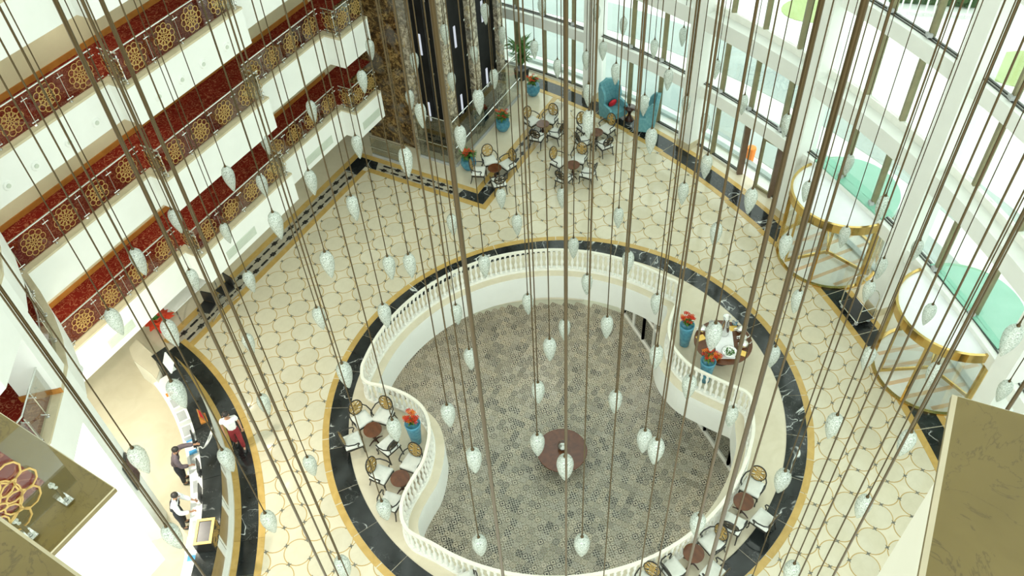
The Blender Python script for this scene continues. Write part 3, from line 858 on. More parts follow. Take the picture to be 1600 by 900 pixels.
for lv in range(NL):
    zb = 5.85 * lv; sill = .06 if lv == 0 else .25
    for i in range(len(COLA) - 1):
        a1, a0 = COLA[i] - .6, COLA[i + 1] + .6
        wn_ += 1
        rev = lv == 0 and i in (4, 5)                      # bays with the revolving doors
        wo = MB()
        wo.arc(CF, RF - .30, RF + .1, a0, a1, zb + 2.42, zb + 2.90, 10)
        w_ = struct(wo.build('window_%d' % wn_, M['paint_white']), 'curved glass facade bay %d, storey %d' % (i + 1, lv + 1))
        if lv == 0 and i == 3: rngs = [(a0, DOOR_GAP[1]), (DOOR_GAP[0], a1)]
        elif rev: rngs = []
        else: rngs = [(a0, a1)]
        for r0_, r1_ in rngs:
            MB().arc(CF, RF - .07, RF + .07, r0_, r1_, zb, zb + sill, 8).build('sill', M['white_stone'], w_)
            if lv == 0: MB().arc(CF, RF - .05, RF + .05, r0_, r1_, zb + .06, zb + .12, 8).build('transom', M['bronze_dark'], w_)
        MB().arc(CF, RF - .035, RF + .03, a0, a1, zb + 2.905, zb + 2.94, 10).build('transom', M['bronze_dark'], w_)
        MB().arc(CF, RF - .13, RF - .095, a0, a1, zb + 2.90, zb + 2.93, 10).build('transom', M['bronze_dark'], w_)
        ms = [a1] + [q for q in MULL if a0 + .4 < q < a1 - .4] + [a0]
        for q in ms[1:-1]:
            if not (lv == 0 and (rev or DOOR_GAP[1] < q < DOOR_GAP[0])):
                p = pol(CF, RF, q, zb + sill); MB().bar(p, p + Vector((0, 0, 2.42 - sill)), .11, .18).build('mullion', M['bronze_frame'], w_)
            p = pol(CF, RF, q, zb + 2.94); MB().bar(p, p + Vector((0, 0, 2.31)), .11, .18).build('mullion', M['bronze_frame'], w_)
            p = pol(CF, RF - .1, q, zb + 2.95); MB().bar(p, p + Vector((0, 0, .1)), .18, .14).build('bracket', M['plastic_grey'], w_)
        for q0, q1 in zip(ms, ms[1:]):
            if not rev and not (lv == 0 and i == 3 and q0 > DOOR_GAP[1] + .2 and q1 < DOOR_GAP[0] - .2):
                MB().arc(CF, RF - .008, RF + .008, q1 + .1, q0 - .1, zb + max(.12, sill), zb + 2.42, 3).build('pane', M['glass_window'], w_)
            MB().arc(CF, RF - .008, RF + .008, q1 + .1, q0 - .1, zb + 2.95, zb + 5.25, 3).build('pane', M['glass_window'], w_)
        bmw = struct(MB().arc(CF, RF - .50, RF + .2, a0, a1, zb + 5.25, zb + 5.85, 10).build('trim_%d' % (20 + wn_), M['paint_white']), 'white floor band across facade bay %d above storey %d' % (i + 1, lv + 1))

# swing door in the facade
d_ = struct(MB().bar(pol(CF, RF, DOOR_GAP[0], 2.38), pol(CF, RF, DOOR_GAP[1], 2.38), .14, .09).build('door_1', M['door_brown']), 'brown framed swing door standing open in the facade')
for q in DOOR_GAP:
    p = pol(CF, RF - .03, q, 0); MB().bar(p, p + Vector((0, 0, 2.4)), .13, .22).build('jamb', M['door_brown'], d_)
pa, pb = pol(CF, RF - .12, 31.95, 0), pol(CF, RF - .02, 30.5, 0)
for q in (pa, pb): MB().bar(q, q + Vector((0, 0, 2.3)), .09, .12).build('door_stile', M['bronze_frame'], d_)
for zz in (.08, 2.26): MB().bar(pa + Vector((0, 0, zz)), pb + Vector((0, 0, zz)), .07, .12).build('door_rail', M['bronze_frame'], d_)
MB().bar(pa + Vector((0, 0, 1.17)), pb + Vector((0, 0, 1.17)), .012, 2.1).build('pane', M['glass_window'], d_)

# revolving doors
def revolving(n, c, label):
    c = Vector((*c, 0)); q = (c - CF); ao = math.degrees(math.atan2(q.y, q.x))   # outward direction
    R = 1.66
    t = struct(MB().arc(c, .0, R - .02, ao + 90, ao + 270, 2.62, 2.74, 28).build('door_%d' % n, M['canopy_white']), label)
    MB().arc(c, .0, R - .02, ao - 90, ao + 90, 2.62, 2.95, 28).build('outer_canopy', M['canopy_mint'], t)
    MB().arc(c, R - .02, R + .06, ao + 88, ao + 272, 2.48, 2.80, 28).build('canopy_rim', M['gold_metal'], t)
    MB().arc(c, R - .05, R + .05, ao + 90, ao + 270, .0, .07, 28).build('floor_ring', M['gold_metal'], t)
    MB().arc(c, R - .05, R + .05, ao - 90, ao + 90, .0, .07, 28).build('floor_ring', M['gold_metal'], t)
    for k in range(5):                                      # striped mat inside
        y0 = -1.32 + k * .56
        a = Vector((math.cos(math.radians(ao)), math.sin(math.radians(ao)), 0)); b = Vector((-a.y, a.x, 0))
        hw = math.sqrt(max(.05, 1.5 ** 2 - (y0) ** 2))
        p0, p1 = c + b * y0 - a * hw, c + b * y0 + a * hw
        MB().bar(p0 + Vector((0, 0, .014)), p1 + Vector((0, 0, .014)), .13, .02).build('mat_stripe', M['mat_tan'], t)
    MB().lathe([(1.62, 0), (1.62, .018)], 40, (c.x, c.y, 0)).build('mat', M['white_stone'], t)
    for s0, s1 in ((ao + 92, ao + 148), (ao + 212, ao + 268), (ao - 88, ao - 32), (ao + 32, ao + 88)):
        MB().arc(c, R - .01, R + .01, s0, s1, .07, 2.5, 8).build('curved_glass', M['glass_clear'], t)
        for s in (s0, s1):
            p = pol(c, R, s, 0); MB().bar(p, p + Vector((0, 0, 2.5)), .10, .10).build('gold_post', M['gold_metal'], t)
    for k in range(3):
        s = ao + 50 + k * 120
        p1 = pol(c, R - .12, s, 0)
        for zz in (.12, 2.42): MB().bar(c + Vector((0, 0, zz)), p1 + Vector((0, 0, zz)), .05, .12).build('wing_rail', M['gold_metal'], t)
        MB().bar(p1 + Vector((0, 0, .06)), p1 + Vector((0, 0, 2.48)), .06, .06).build('wing_stile', M['gold_metal'], t)
        MB().bar(c.lerp(p1, .05) + Vector((0, 0, 1.27)), c.lerp(p1, .97) + Vector((0, 0, 1.27)), .012, 2.2).build('wing_glass', M['glass_clear'], t)
    MB().tube([c + Vector((0, 0, 0)), c + Vector((0, 0, 2.6))], .05, 8).build('spindle', M['gold_metal'], t)
revolving(2, (9.94, 21.0), 'gold revolving door with a white round canopy, farther one')
revolving(3, (11.75, 15.88), 'gold revolving door with a white round canopy, nearer one')

# ================================================================== OUTSIDE
mb = MB(); mb.arc(CF, RF + .05, 110, -45, 100, -.5, -.03, 40)
ext = struct(mb.build('ground', M['ext_paving']), 'pale paving outside the glass facade')
for k in range(2):
    MB().arc(CF, 28.9 + k * 3.6, 31.2 + k * 3.6, -20, 75, -.03, -.012 + k * .001, 40).build('paving_band', M['ext_paving_blue'], ext)
MB().arc(CF, 28.3, 28.5, -20, 75, -.03, .10, 40).build('kerb_stone', M['ext_paving_blue'], ext)
for (x, y, rx, ry) in ((13.6, 37.6, 1.6, 1.2), (21.5, 31.8, 2.2, 1.5), (22.5, 26.5, 1.8, 1.3)):
    MB().lathe([(1, 0), (1, .03)], 24, (0, 0, 0)).build('lawn', M['ext_grass'], ext).matrix_local = Matrix.Translation((x, y, -.03)) @ Matrix.Diagonal((rx, ry, 1, 1))
fn = thing('fence', 'white railing fence outside seen through the upper facade glass', 'fence', (17.0, 37.0, 0), math.atan2(-1.2, 5.2))
for k in range(16): MB().box(k * .36, k * .36 + .07, -.03, .03, 0, 1.2).build('post', M['paint_white'], fn)
for zz in (.12, 1.15): MB().box(-.05, 5.6, -.04, .04, zz, zz + .09).build('rail', M['paint_white'], fn)
hd = thing('hedge', 'dark green clipped hedge behind the white fence outside', 'hedge', (17.2, 37.9, 0), math.atan2(-1.2, 5.2))
mb = MB(); rnd = random.Random(3)
for k in range(260):
    x, y, z = rnd.uniform(0, 5.6), rnd.uniform(0, .9), rnd.uniform(.1, 1.3); r = rnd.uniform(.08, .2)
    mb.ball((x, y, z), r, r, r * .7, 5, 3)
mb.build('foliage', M['hedge'], hd)
MB().box(0, 5.6, .1, .8, 0, 1.1).build('stems', M['hedge'], hd)
# ================================================================== FURNITURE
def grab(root):
    ks = [c for c in COL.objects if c.parent == root]
    return [(k, [q for q in COL.objects if q.parent == k]) for k in ks]
def ellipse(cx, cz, rx, rz, n, rot=0):
    return [(cx + rx * math.cos(t) * math.cos(rot) - rz * math.sin(t) * math.sin(rot), cz + rx * math.cos(t) * math.sin(rot) + rz * math.sin(t) * math.cos(rot)) for t in (2 * PI * i / n for i in range(n))]
def make_chair():
    t = thing('armchair', 'x', 'chair')
    mb = MB()                                                         # padded seat
    lay = []
    for z, k in ((.40, .94), (.42, 1.0), (.46, 1.0), (.485, .93), (.495, .6)):
        lay.append([(.27 * k * sx * (1 if sy > 0 else .9), .25 * k * sy, z) for sx, sy in ((-.96, -1), (.96, -1), (1, -.9), (1, .9), (.94, 1), (-.94, 1), (-1, .9), (-1, -.9))])
    vs = [v for l_ in lay for v in l_]
    fs = [(i * 8 + k, i * 8 + (k + 1) % 8, i * 8 + 8 + (k + 1) % 8, i * 8 + 8 + k) for i in range(4) for k in range(8)] + [tuple(range(32, 40)), tuple(range(7, -1, -1))]
    mb.add(vs, fs).build('seat', M['seat_white'], t, True)
    MB().box(-.265, .265, -.245, .25, .345, .40).build('seat_frame', M['black_frame'], t)
    for sx in (-1, 1):
        MB().tube([(sx * .23, .215, .38), (sx * .255, .245, .27), (sx * .235, .235, .12), (sx * .245, .265, .0)], [.028, .026, .016, .02], 7).build('leg', M['black_frame'], t)
        MB().tube([(sx * .22, -.22, .38), (sx * .23, -.25, .2), (sx * .24, -.31, .0)], [.024, .02, .016], 7).build('leg', M['black_frame'], t)
        MB().tube([(sx * .22, -.27, .70), (sx * .29, -.16, .69), (sx * .315, .02, .665), (sx * .30, .14, .66), (sx * .285, .16, .61), (sx * .275, .10, .52), (sx * .262, .12, .40)], [.018, .02, .02, .022, .02, .018, .018], 7).build('arm', M['black_frame'], t)
    T = Matrix.Translation((0, -.255, 0)) @ Matrix.Rotation(math.radians(12), 4, 'X') 
    T = Matrix.Translation((0, -.265, .72)) @ Matrix.Rotation(math.radians(13), 4, 'X') @ Matrix.Translation((0, 0, -.72))
    ring = ellipse(0, .75, .215, .25, 22)
    MB().tube([T @ Vector((x, 0, z)) for x, z in ring], .021, 6, True).build('back_frame', M['black_frame'], t)
    for y, mt, nm in ((.012, 'gold_leaf', 'lattice'), (-.010, 'black_frame', 'back_lattice')):
        mb = MB()
        mb.strip(ellipse(0, .75, .205, .24, 22), .03, y, 0, True, T)
        mb.strip(ellipse(0, .75, .07, .085, 12), .024, y, 0, True, T)
        for k in range(6):
            a = PI / 6 + PI / 3 * k
            mb.strip(ellipse(.125 * math.cos(a), .75 + .15 * math.sin(a), .085, .05, 10, a), .024, y, 0, True, T)
        for a in (0, PI / 2): mb.strip([(-.2 * math.cos(a), .75 - .24 * math.sin(a)), (.2 * math.cos(a), .75 + .24 * math.sin(a))], .022, y, 0, False, T)
        mb.build(nm, M[mt], t)
    for sx in (-1, 1): MB().tube([(sx * .13, -.235, .40), (sx * .14, -.262, .55)], .018, 6).build('back_stay', M['black_frame'], t)
    return t
CH = make_chair(); CHK = grab(CH); ch_used = [False]
def chair_at(p, rz, label, group):
    if not ch_used[0]:
        ch_used[0] = True; CH.location = p; CH.rotation_euler = (0, 0, rz); CH['label'] = label; CH['group'] = group; return CH
    return copy_thing(CH, CHK, label, p, rz, group)
def make_table():
    t = thing('side_table', 'x', 'table')
    MB().lathe([(.20, .585), (.262, .592), (.27, .605), (.27, .625), (.262, .632)], 28).build('table_top', M['wood_red'], t, False)
    MB().lathe([(.05, .06), (.05, .10), (.03, .16), (.06, .25), (.035, .36), (.035, .50), (.09, .585)], 12).build('pedestal', M['wood_dark'], t, True)
    for k in range(4):
        a = PI / 4 + k * PI / 2
        MB().tube([(0, 0, .12), (.13 * math.cos(a), .13 * math.sin(a), .09), (.24 * math.cos(a), .24 * math.sin(a), .018)], [.03, .024, .016], 6).build('foot', M['wood_dark'], t)
    return t
TB = make_table(); TBK = grab(TB); tb_used = [False]
def table_at(p, label):
    if not tb_used[0]:
        tb_used[0] = True; TB.location = p; TB['label'] = label; TB['group'] = 'small round side tables'; return TB
    return copy_thing(TB, TBK, label, p, 0, 'small round side tables')
SETS = [
 ('by the blue vase on the left deck', (582, 671), [((566, 655), 'back left'), ((597, 652), 'back right'), ((563, 684), 'front left'), ((599, 689), 'front right')]),
 ('nearest the balustrade on the left deck', (625, 747), [((601, 742), 'left'), ((641, 727), 'back right'), ((614, 776), 'front')]),
 ('on the right deck under the big pendant', (1162, 783), [((1173, 765), 'back'), ((1185, 806), 'right'), ((1148, 813), 'front left')]),
 ('on the deck at the bottom right edge', (1084, 864), [((1110, 850), 'back right'), ((1108, 889), 'front right'), ((1056, 887), 'front left')]),
 ('beside the blue pot near the lifts', (773, 262), [((765, 250), 'back left'), ((793, 256), 'back right'), ((751, 267), 'front left'), ((778, 280), 'front right')]),
 ('at the far left of the lounge', (848, 193), [((859, 186), 'back right'), ((834, 190), 'back left'), ((840, 212), 'front left'), ((865, 205), 'front right')]),
 ('in the middle of the lounge', (895, 257), [((873, 252), 'back left'), ((905, 247), 'back right'), ((881, 277), 'front left'), ((910, 267), 'front right')]),
 ('near the teal wing chairs', (932, 206), [((914, 198), 'back left'), ((947, 201), 'back right'), ((913, 219), 'front left'), ((940, 220), 'front right')]),
]
for ds, tp, chs in SETS:
    tpos = at(tp[0], tp[1], .63); tpos.z = 0
    table_at(tpos, 'small round red-brown side table %s' % ds)
    for cp, side in chs:
        p = at(cp[0], cp[1], .46); p.z = 0
        d = p - tpos; L = min(.80, max(.64, d.length)); p = tpos + d.normalized() * L
        f_ = tpos - p
        chair_at(p, math.atan2(f_.y, f_.x) - PI / 2, '%s oval-back armchair at the side table %s' % (side, ds), 'oval-back armchairs with white seats')
for px, rz, ds in (((1012, 903), 2.6, 'cut by the bottom edge, right of the centre'), ((726, 901), .4, 'cut by the bottom edge, left of the centre')):
    p = at(px[0], px[1], .75); p.z = 0
    chair_at(p, rz, 'oval-back armchair on the deck, %s' % ds, 'oval-back armchairs with white seats')

# teal wing chairs with a dark hourglass table
def wing_chair(p, rz, label, cushion):
    t = thing('wing_chair', label, 'chair', p, rz, 'tall teal wing chairs'); t.scale = (1, 1, 1.14)
    MB().box(-.36, .36, -.30, .36, .22, .46).build('seat', M['teal_fabric'], t)
    prof = [(-.42, .12), (-.42, 1.20), (-.36, 1.42), (-.15, 1.46), (0, 1.52), (.15, 1.46), (.36, 1.42), (.42, 1.20), (.42, .12)]
    mb = MB(); n = len(prof)
    mb.add([(x, -.32 - (z - .4) * .10, z) for x, z in prof] + [(x, -.44 - (z - .4) * .10, z) for x, z in prof], [tuple(range(n))[::-1], tuple(range(n, 2 * n))] + [(k, (k + 1) % n, n + (k + 1) % n, n + k) for k in range(n)])
    bk = mb.build('backrest', M['teal_fabric'], t)
    for i in range(5):
        for j in range(6):
            z = .62 + j * .14; x = -.26 + i * .13 + (.065 if j % 2 else 0)
            if x > .3: continue
            MB().ball((x, -.325 - (z - .4) * .10, z), .014, .012, .014, 6, 4).build('button', M['bronze_dark'], bk)
    for sx in (-1, 1):
        mb = MB(); pr = [(-.40, 1.36), (-.30, 1.38), (-.12, 1.18), (-.06, .92), (-.12, .74), (.22, .70), (.34, .62), (.34, .20), (-.36, .20)]
        n = len(pr)
        mb.add([(sx * .36, y, z) for y, z in pr] + [(sx * .46, y, z) for y, z in pr], [tuple(range(n)), tuple(range(n, 2 * n))[::-1]] + [(k, n + k, n + (k + 1) % n, (k + 1) % n) for k in range(n)])
        mb.build('wing', M['teal_fabric'], t)
        for sy in (-.34, .30): MB().tube([(sx * .36, sy, .22), (sx * .37, sy * 1.06, 0)], [.03, .018], 7).build('leg', M['wood_dark'], t)
    if cushion:
        c = MB().ball((0, 0, 0), .21, .09, .20, 12, 8).build('cushion', M['red_fabric'], None, True)
        R_ = Matrix.Rotation(rz, 3, 'Z')
        c.location = Vector(p) + R_ @ Vector((-.10, -.20, .64)); c.rotation_euler = (-.35, 0, rz)
        tag(c, 'red cushion leaning in the left teal wing chair', 'cushion')
    return t
pw1 = at(958, 186, 0); pw2 = at(1006, 203, 0)
dW_ = pw2 - pw1
wing_chair(pw1, math.atan2(dW_.y, dW_.x) - PI / 2 - .35, 'tall teal wing chair with a red cushion by the window, left one', True)
wing_chair(pw2, math.atan2(-dW_.y, -dW_.x) - PI / 2 + .35, 'tall teal wing chair by the window seen from behind, right one', False)
ht = tag(MB().lathe([(.19, 0), (.20, .03), (.10, .16), (.06, .28), (.10, .42), (.25, .60), (.26, .62)], 20).build('hourglass_table', M['wood_dark'], None, True, at(983, 187, 0)), 'dark hourglass side table between the teal wing chairs', 'table')

# plants
def leaf_fan(mb, c, n, h, spread, rnd, wid=.05):
    for k in range(n):
        a = rnd.uniform(0, 2 * PI); s = rnd.uniform(.4, 1) * spread; hh = h * rnd.uniform(.6, 1)
        d = Vector((math.cos(a), math.sin(a), 0)); sd = Vector((-d.y, d.x, 0)) * wid
        p0 = Vector(c); p1 = p0 + d * s * .5 + Vector((0, 0, hh * .75)); p2 = p0 + d * s + Vector((0, 0, hh * (.9 if k % 2 else .6)))
        mb.add([p0 - sd * .3, p0 + sd * .3, p1 + sd, p1 - sd, p2], [(0, 1, 2, 3), (3, 2, 4)])
def flowers(root, zt, r, n, h, mt, seed):
    rnd = random.Random(seed)
    mb = MB(); leaf_fan(mb, (0, 0, zt), 26, h * .7, r * 1.1, rnd, .035); mb.build('foliage', M['leaf_green'], root)
    mb = MB()
    for k in range(n):
        a = rnd.uniform(0, 2 * PI); rr = r * math.sqrt(rnd.random()); z = zt + h * rnd.uniform(.55, 1.0)
        c = Vector((rr * math.cos(a), rr * math.sin(a), z))
        mb.tube([(0, 0, zt), tuple(c)], .006, 3, False, 0)
    mb.build('stems', M['leaf_green'], root)
    for k in range(n):
        a = rnd.uniform(0, 2 * PI); rr = r * math.sqrt(rnd.random()); z = zt + h * rnd.uniform(.6, 1.05)
        mb = MB()
        for q in range(5):
            b = 2 * PI * q / 5; dx, dy = math.cos(b), math.sin(b)
            mb.add([(rr * math.cos(a), rr * math.sin(a), z), (rr * math.cos(a) + dx * .05 - dy * .022, rr * math.sin(a) + dy * .05 + dx * .022, z + .03), (rr * math.cos(a) + dx * .07, rr * math.sin(a) + dy * .07, z + .015), (rr * math.cos(a) + dx * .05 + dy * .022, rr * math.sin(a) + dy * .05 - dx * .022, z + .03)], [(0, 3, 2, 1), (0, 1, 2, 3)])
        mb.build('flower', M[mt if k % 4 else 'petal_orange'], root)
def tall_vase(p, label, seed):
    t = thing('tall_vase', label, 'vase', p, 0, 'tall blue vases of red flowers')
    MB().lathe([(.13, 0), (.15, .02), (.19, .45), (.225, .85), (.235, .95), (.21, .955), (.20, .88), (.02, .86)], 20).build('vase', M['blue_glaze'], t, True)
    flowers(t, .86, .20, 26, .50, 'petal_red', seed)
tall_vase(at(651, 690, 0), 'tall blue glazed vase of red flowers on the left deck', 1)
tall_vase(at(1069, 538, 0), 'tall blue vase of red flowers behind the round display table', 2)
tall_vase(at(1101, 594, 0), 'tall blue vase of red flowers before the round display table', 3)
def pot(p, label, seed, tree=False):
    t = thing('flower_pot', label, 'plant', p, 0, 'round blue flower pots')
    MB().lathe([(.16, 0), (.2, .03), (.30, .22), (.31, .34), (.26, .46), (.28, .50), (.25, .50), (.02, .46)], 20).build('pot', M['blue_glaze'], t, True)
    rnd = random.Random(seed); mb = MB(); leaf_fan(mb, (0, 0, .46), 60, .45, .42, rnd, .05); mb.build('leaves', M['leaf_green'], t)
    flowers(t, .5, .26, 16, .42, 'petal_red', seed + 10)
pot(at(786, 203, 0), 'round blue pot of red flowers standing along the lift guard', 4)
pot(at(733, 263, 0), 'round blue pot of red flowers at the corner of the lift guard', 5)
pot(at(833, 148, 0), 'round blue pot of orange flowers nearest the far facade', 6)
pp = at(833, 106, 0); pp = CF + (pp - CF).normalized() * (RF - .75)
pt = thing('potted_palm', 'bushy green palm in a dark box by the far facade', 'plant', pp)
MB().lathe([(.30, 0), (.34, .5), (.30, .5), (.02, .46)], 4).build('planter', M['plastic_black'], pt)
MB().tube([(0, 0, .45), (.03, .02, 1.3)], .04, 6).build('trunk', M['wood_dark'], pt)
rnd = random.Random(9); mb = MB(); leaf_fan(mb, (0, 0, 1.1), 70, 1.0, .95, rnd, .05); leaf_fan(mb, (0, 0, .6), 40, .9, .7, rnd, .05); mb.build('fronds', M['leaf_green'], pt)

# round display table on the right deck with what stands on it
TC = at(1130, 534, .76); TC.z = 0
t = thing('display_table', 'large round dark wood display table on the right deck', 'table', TC)
MB().lathe([(.80, .70), (.87, .71), (.88, .73), (.88, .755), (.87, .76)], 40).build('table_top', M['wood_red'], t)
MB().lathe([(.35, 0), (.36, .06), (.12, .14), (.10, .5), (.3, .70)], 16).build('pedestal', M['wood_dark'], t, True)
def on_table(px, py, h=.77):
    q = at(px, py, .762); return q
rn = tag(MB().add([tuple(TC + Vector(v)) for v in ((-.30, -.66, .764), (.25, -.68, .764), (.36, .62, .764), (-.22, .68, .764), (-.30, -.66, .768), (.25, -.68, .768), (.36, .62, .768), (-.22, .68, .768))], [(3, 2, 1, 0), (4, 5, 6, 7), (0, 1, 5, 4), (1, 2, 6, 5), (2, 3, 7, 6), (3, 0, 4, 7)]).build('table_runner', M['cloth_white'], None), 'white cloth spread over the round display table', 'cloth')
q = at(1131, 521, .77)
tag(MB().lathe([(.13, 0), (.15, .02), (.145, .18), (.115, .42), (.08, .62), (.12, .76), (.13, .78), (.11, .77), (.06, .6)], 18).build('silver_vase', M['silver'], None, True, q), 'tall silver vase standing on the white cloth', 'vase')
q = at(1139, 553, .765)
t = thing('silver_bowl', 'round silver bowl of greenery at the front of the display table', 'bowl', q)
MB().lathe([(.09, 0), (.17, .04), (.225, .11), (.235, .13), (.21, .13), (.03, .06)], 18).build('bowl', M['silver'], t, True)
rnd = random.Random(5); mb = MB()
for k in range(40): a = rnd.uniform(0, 6.3); r = .15 * math.sqrt(rnd.random()); mb.ball((r * math.cos(a), r * math.sin(a), .10 + rnd.uniform(0, .03)), .02, .02, .015, 5, 3)
mb.build('greenery', M['leaf_green'], t)
for (px, py, lb) in ((1097, 517, 'at the left'), (1156, 518, 'at the right, farther one'), (1160, 531, 'at the right, nearer one'), (1162, 541, 'at the right, nearest the edge')):
    q = at(px, py, .765); t = thing('teapot', 'small silver teapot on the display table, %s' % lb, 'teapot', q, 0, 'silver teapots on the display table')
    MB().lathe([(.08, 0), (.12, .05), (.135, .12), (.095, .20), (.04, .23), (.02, .27)], 14).build('body', M['silver'], t, True)
    MB().tube([(.10, 0, .09), (.18, 0, .15), (.21, 0, .21)], [.026, .018, .013], 6).build('spout', M['silver'], t)
    MB().tube([(-.10, 0, .17), (-.19, 0, .16), (-.19, 0, .08), (-.12, 0, .07)], .012, 6).build('handle', M['silver'], t)
for (px, py, rz, lb) in ((1095, 528, .4, 'under the left teapot'), (1146, 513, .2, 'behind the silver vase'), (1160, 552, -.5, 'beside the silver bowl')):
    q = at(px, py, .763)
    tag(MB().cbox((0, 0, .006), .26, .20, .012, 0).build('napkin', M['yellow_cloth'], None, False, q, rz), 'folded yellow napkin on the display table, %s' % lb, 'napkin', 'yellow napkins')
for (px, py, lb) in ((1112, 508, 'left'), (1148, 507, 'right')):
    q = at(px, py, .765); t = thing('flower_bowl', 'small bowl of dried flowers behind the silver vase, %s' % lb, 'flowers', q, 0, 'dried flower bowls')
    MB().lathe([(.05, 0), (.09, .05), (.08, .05), (.02, .03)], 12).build('bowl', M['blue_glaze'], t)
    rnd = random.Random(px); mb = MB()
    for k in range(30): a = rnd.uniform(0, 6.3); r = .10 * math.sqrt(rnd.random()); mb.ball((r * math.cos(a), r * math.sin(a), .09 + rnd.uniform(0, .06)), .022, .022, .02, 5, 3)
    mb.build('blooms', M['plastic_grey'], t)
q = at(1120, 560, .765); t = thing('flower_bunch', 'low bunch of red and yellow flowers at the front of the display table', 'flowers', q)
flowers(t, .0, .13, 10, .14, 'petal_red', 21)

# round table in the hall below
LC = at(878, 703, ZL + .76); LC.z = ZL
t = thing('round_table', 'large round red-brown table on the patterned floor below', 'table', LC)
MB().lathe([(.78, .70), (.85, .715), (.86, .73), (.86, .755), (.85, .762)], 48).build('table_top', M['wood_red'], t)
MB().lathe([(.4, 0), (.4, .05), (.14, .14), (.11, .5), (.35, .70)], 16).build('pedestal', M['wood_dark'], t, True)
q = at(879, 697, ZL + .9); q.z = ZL + .763
t = thing('glass_globe', 'clear glass globe vase on the round table below', 'vase', q)
MB().lathe([(.08, 0), (.15, .05), (.18, .17), (.15, .28), (.09, .34), (.10, .36), (.085, .34), (.14, .27), (.165, .17), (.13, .06), (.02, .03)], 20).build('globe', M['glass_clear'], t, True)
MB().lathe([(.02, .03), (.12, .06), (.14, .12), (.02, .13)], 14).build('pebbles', M['silver'], t)

# luggage cart
cc = (at(1318, 472, .25) + at(1342, 502, .25) + at(1360, 496, .25) + at(1333, 468, .25)) / 4; cc.z = 0
da = at(1342, 502, .25) - at(1318, 472, .25)
t = thing('luggage_cart', 'chrome luggage cart with a black deck beside the revolving door', 'cart', cc, math.atan2(da.y, da.x))
MB().box(-.46, .46, -.27, .27, .22, .26).build('deck', M['plastic_black'], t)
MB().tube([(-.50, -.30, .24), (.50, -.30, .24), (.50, .30, .24), (-.50, .30, .24)], .02, 6, True).build('bumper', M['steel'], t)
for sx in (-.46, .46):
    pts_ = [(sx, -.27, .25), (sx, -.27, 1.15)] + [(sx * (1 - .25 * math.sin(a)), -.27 * math.cos(a), 1.15 + .38 * math.sin(a)) for a in (PI * k / 8 for k in range(1, 8))] + [(sx, .27, 1.15), (sx, .27, .25)]
    MB().tube(pts_, .018, 6).build('hoop', M['steel'], t)
    MB().tube([(sx, -.27, .75), (sx, .27, .75)], .014, 6).build('cross_bar', M['steel'], t)
    for sy in (-.22, .22): MB().lathe([(.035, 0), (.06, .03), (.06, .12), (.035, .15)], 10, (sx * .85, sy, .04)).build('caster', M['plastic_grey'], t)
    for sy in (-.29, .29): MB().ball((sx * 1.07, sy, .26), .035, .035, .035, 8, 5).build('bumper_ball', M['steel'], t)
MB().tube([(-.35, 0, 1.53), (.35, 0, 1.53)], .018, 6).build('hanging_bar', M['steel'], t)

# ================================================================== RECEPTION
ct = thing('reception_counter', 'curved reception counter with black marble top and white panelled front', 'counter')
A0, A1 = -14, 47
MB().arc(CK, 9.93, 10.26, A0, A1, 0, 1.05, 40).build('counter_body', M['paint_white'], ct)
for k in range(6):
    a0 = A0 + (A1 - A0) * k / 6; a1 = A0 + (A1 - A0) * (k + 1) / 6
    MB().arc(CK, 9.85, 10.35, a0 + .03, a1 - .03, 1.05, 1.10, 10).build('marble_top', M['marble_black'], ct)
for k in range(9):
    a0 = A0 + (A1 - A0) * (k + .08) / 9; a1 = A0 + (A1 - A0) * (k + .92) / 9
    fp = MB().arc(CK, 10.26, 10.275, a0, a1, .14, .98, 8).build('front_panel', M['panel_bronze'], ct)
    for z0, z1 in ((.14, .19), (.93, .98)): MB().arc(CK, 10.26, 10.29, a0, a1, z0, z1, 8).build('panel_frame', M['white_stone'], fp)
    for s0, s1 in ((a0, a0 + .28), (a1 - .28, a1)): MB().arc(CK, 10.26, 10.29, s0, s1, .14, .98, 2).build('panel_frame', M['white_stone'], fp)
MB().arc(CK, 10.26, 10.38, A0, A1, 0, .05, 40).build('foot_strip', M['white_stone'], ct)
MB().arc(CK, 9.42, 9.93, A0, A1 - 4, .68, .74, 40).build('staff_desk', M['paper_white'], ct)
MB().arc(CK, 9.50, 9.53, A0, A1 - 4, .0, .68, 40).build('staff_panel', M['paint_cream'], ct)
poly = [at(*q, .95) for q in ((201, 543), (213, 530), (238, 553), (249, 578), (244, 592), (236, 583), (208, 562))]
ec = thing('end_cabinet', 'cream cabinet closing the far end of the reception', 'cabinet')
MB().prism([(q.x, q.y) for q in poly], 0, .90).build('body', M['paint_cream'], ec)
MB().prism([(q.x, q.y) for q in poly], .90, .95).build('top', M['floor_beige'], ec)
def desk_item(ang, r, zz):
    return pol(CK, r, ang, zz), math.radians(ang)
def monitor(ang, lb):
    p, a = desk_item(ang, 9.74, .74); t = thing('monitor', 'black computer monitor on the staff desk, %s' % lb, 'monitor', p, a, 'reception monitors')
    MB().box(-.01, .02, -.24, .24, .10, .40).build('screen', M['plastic_black'], t)
    MB().tube([(0, 0, .01), (0, 0, .16)], .02, 6).build('stand', M['plastic_black'], t)
    MB().cbox((0, 0, .008), .16, .22, .016).build('base', M['plastic_black'], t)
for ang, lb in ((19.5, 'before the man in the mauve jacket'), (14.6, 'between the two men'), (25.5, 'near the pamphlets')): monitor(ang, lb)
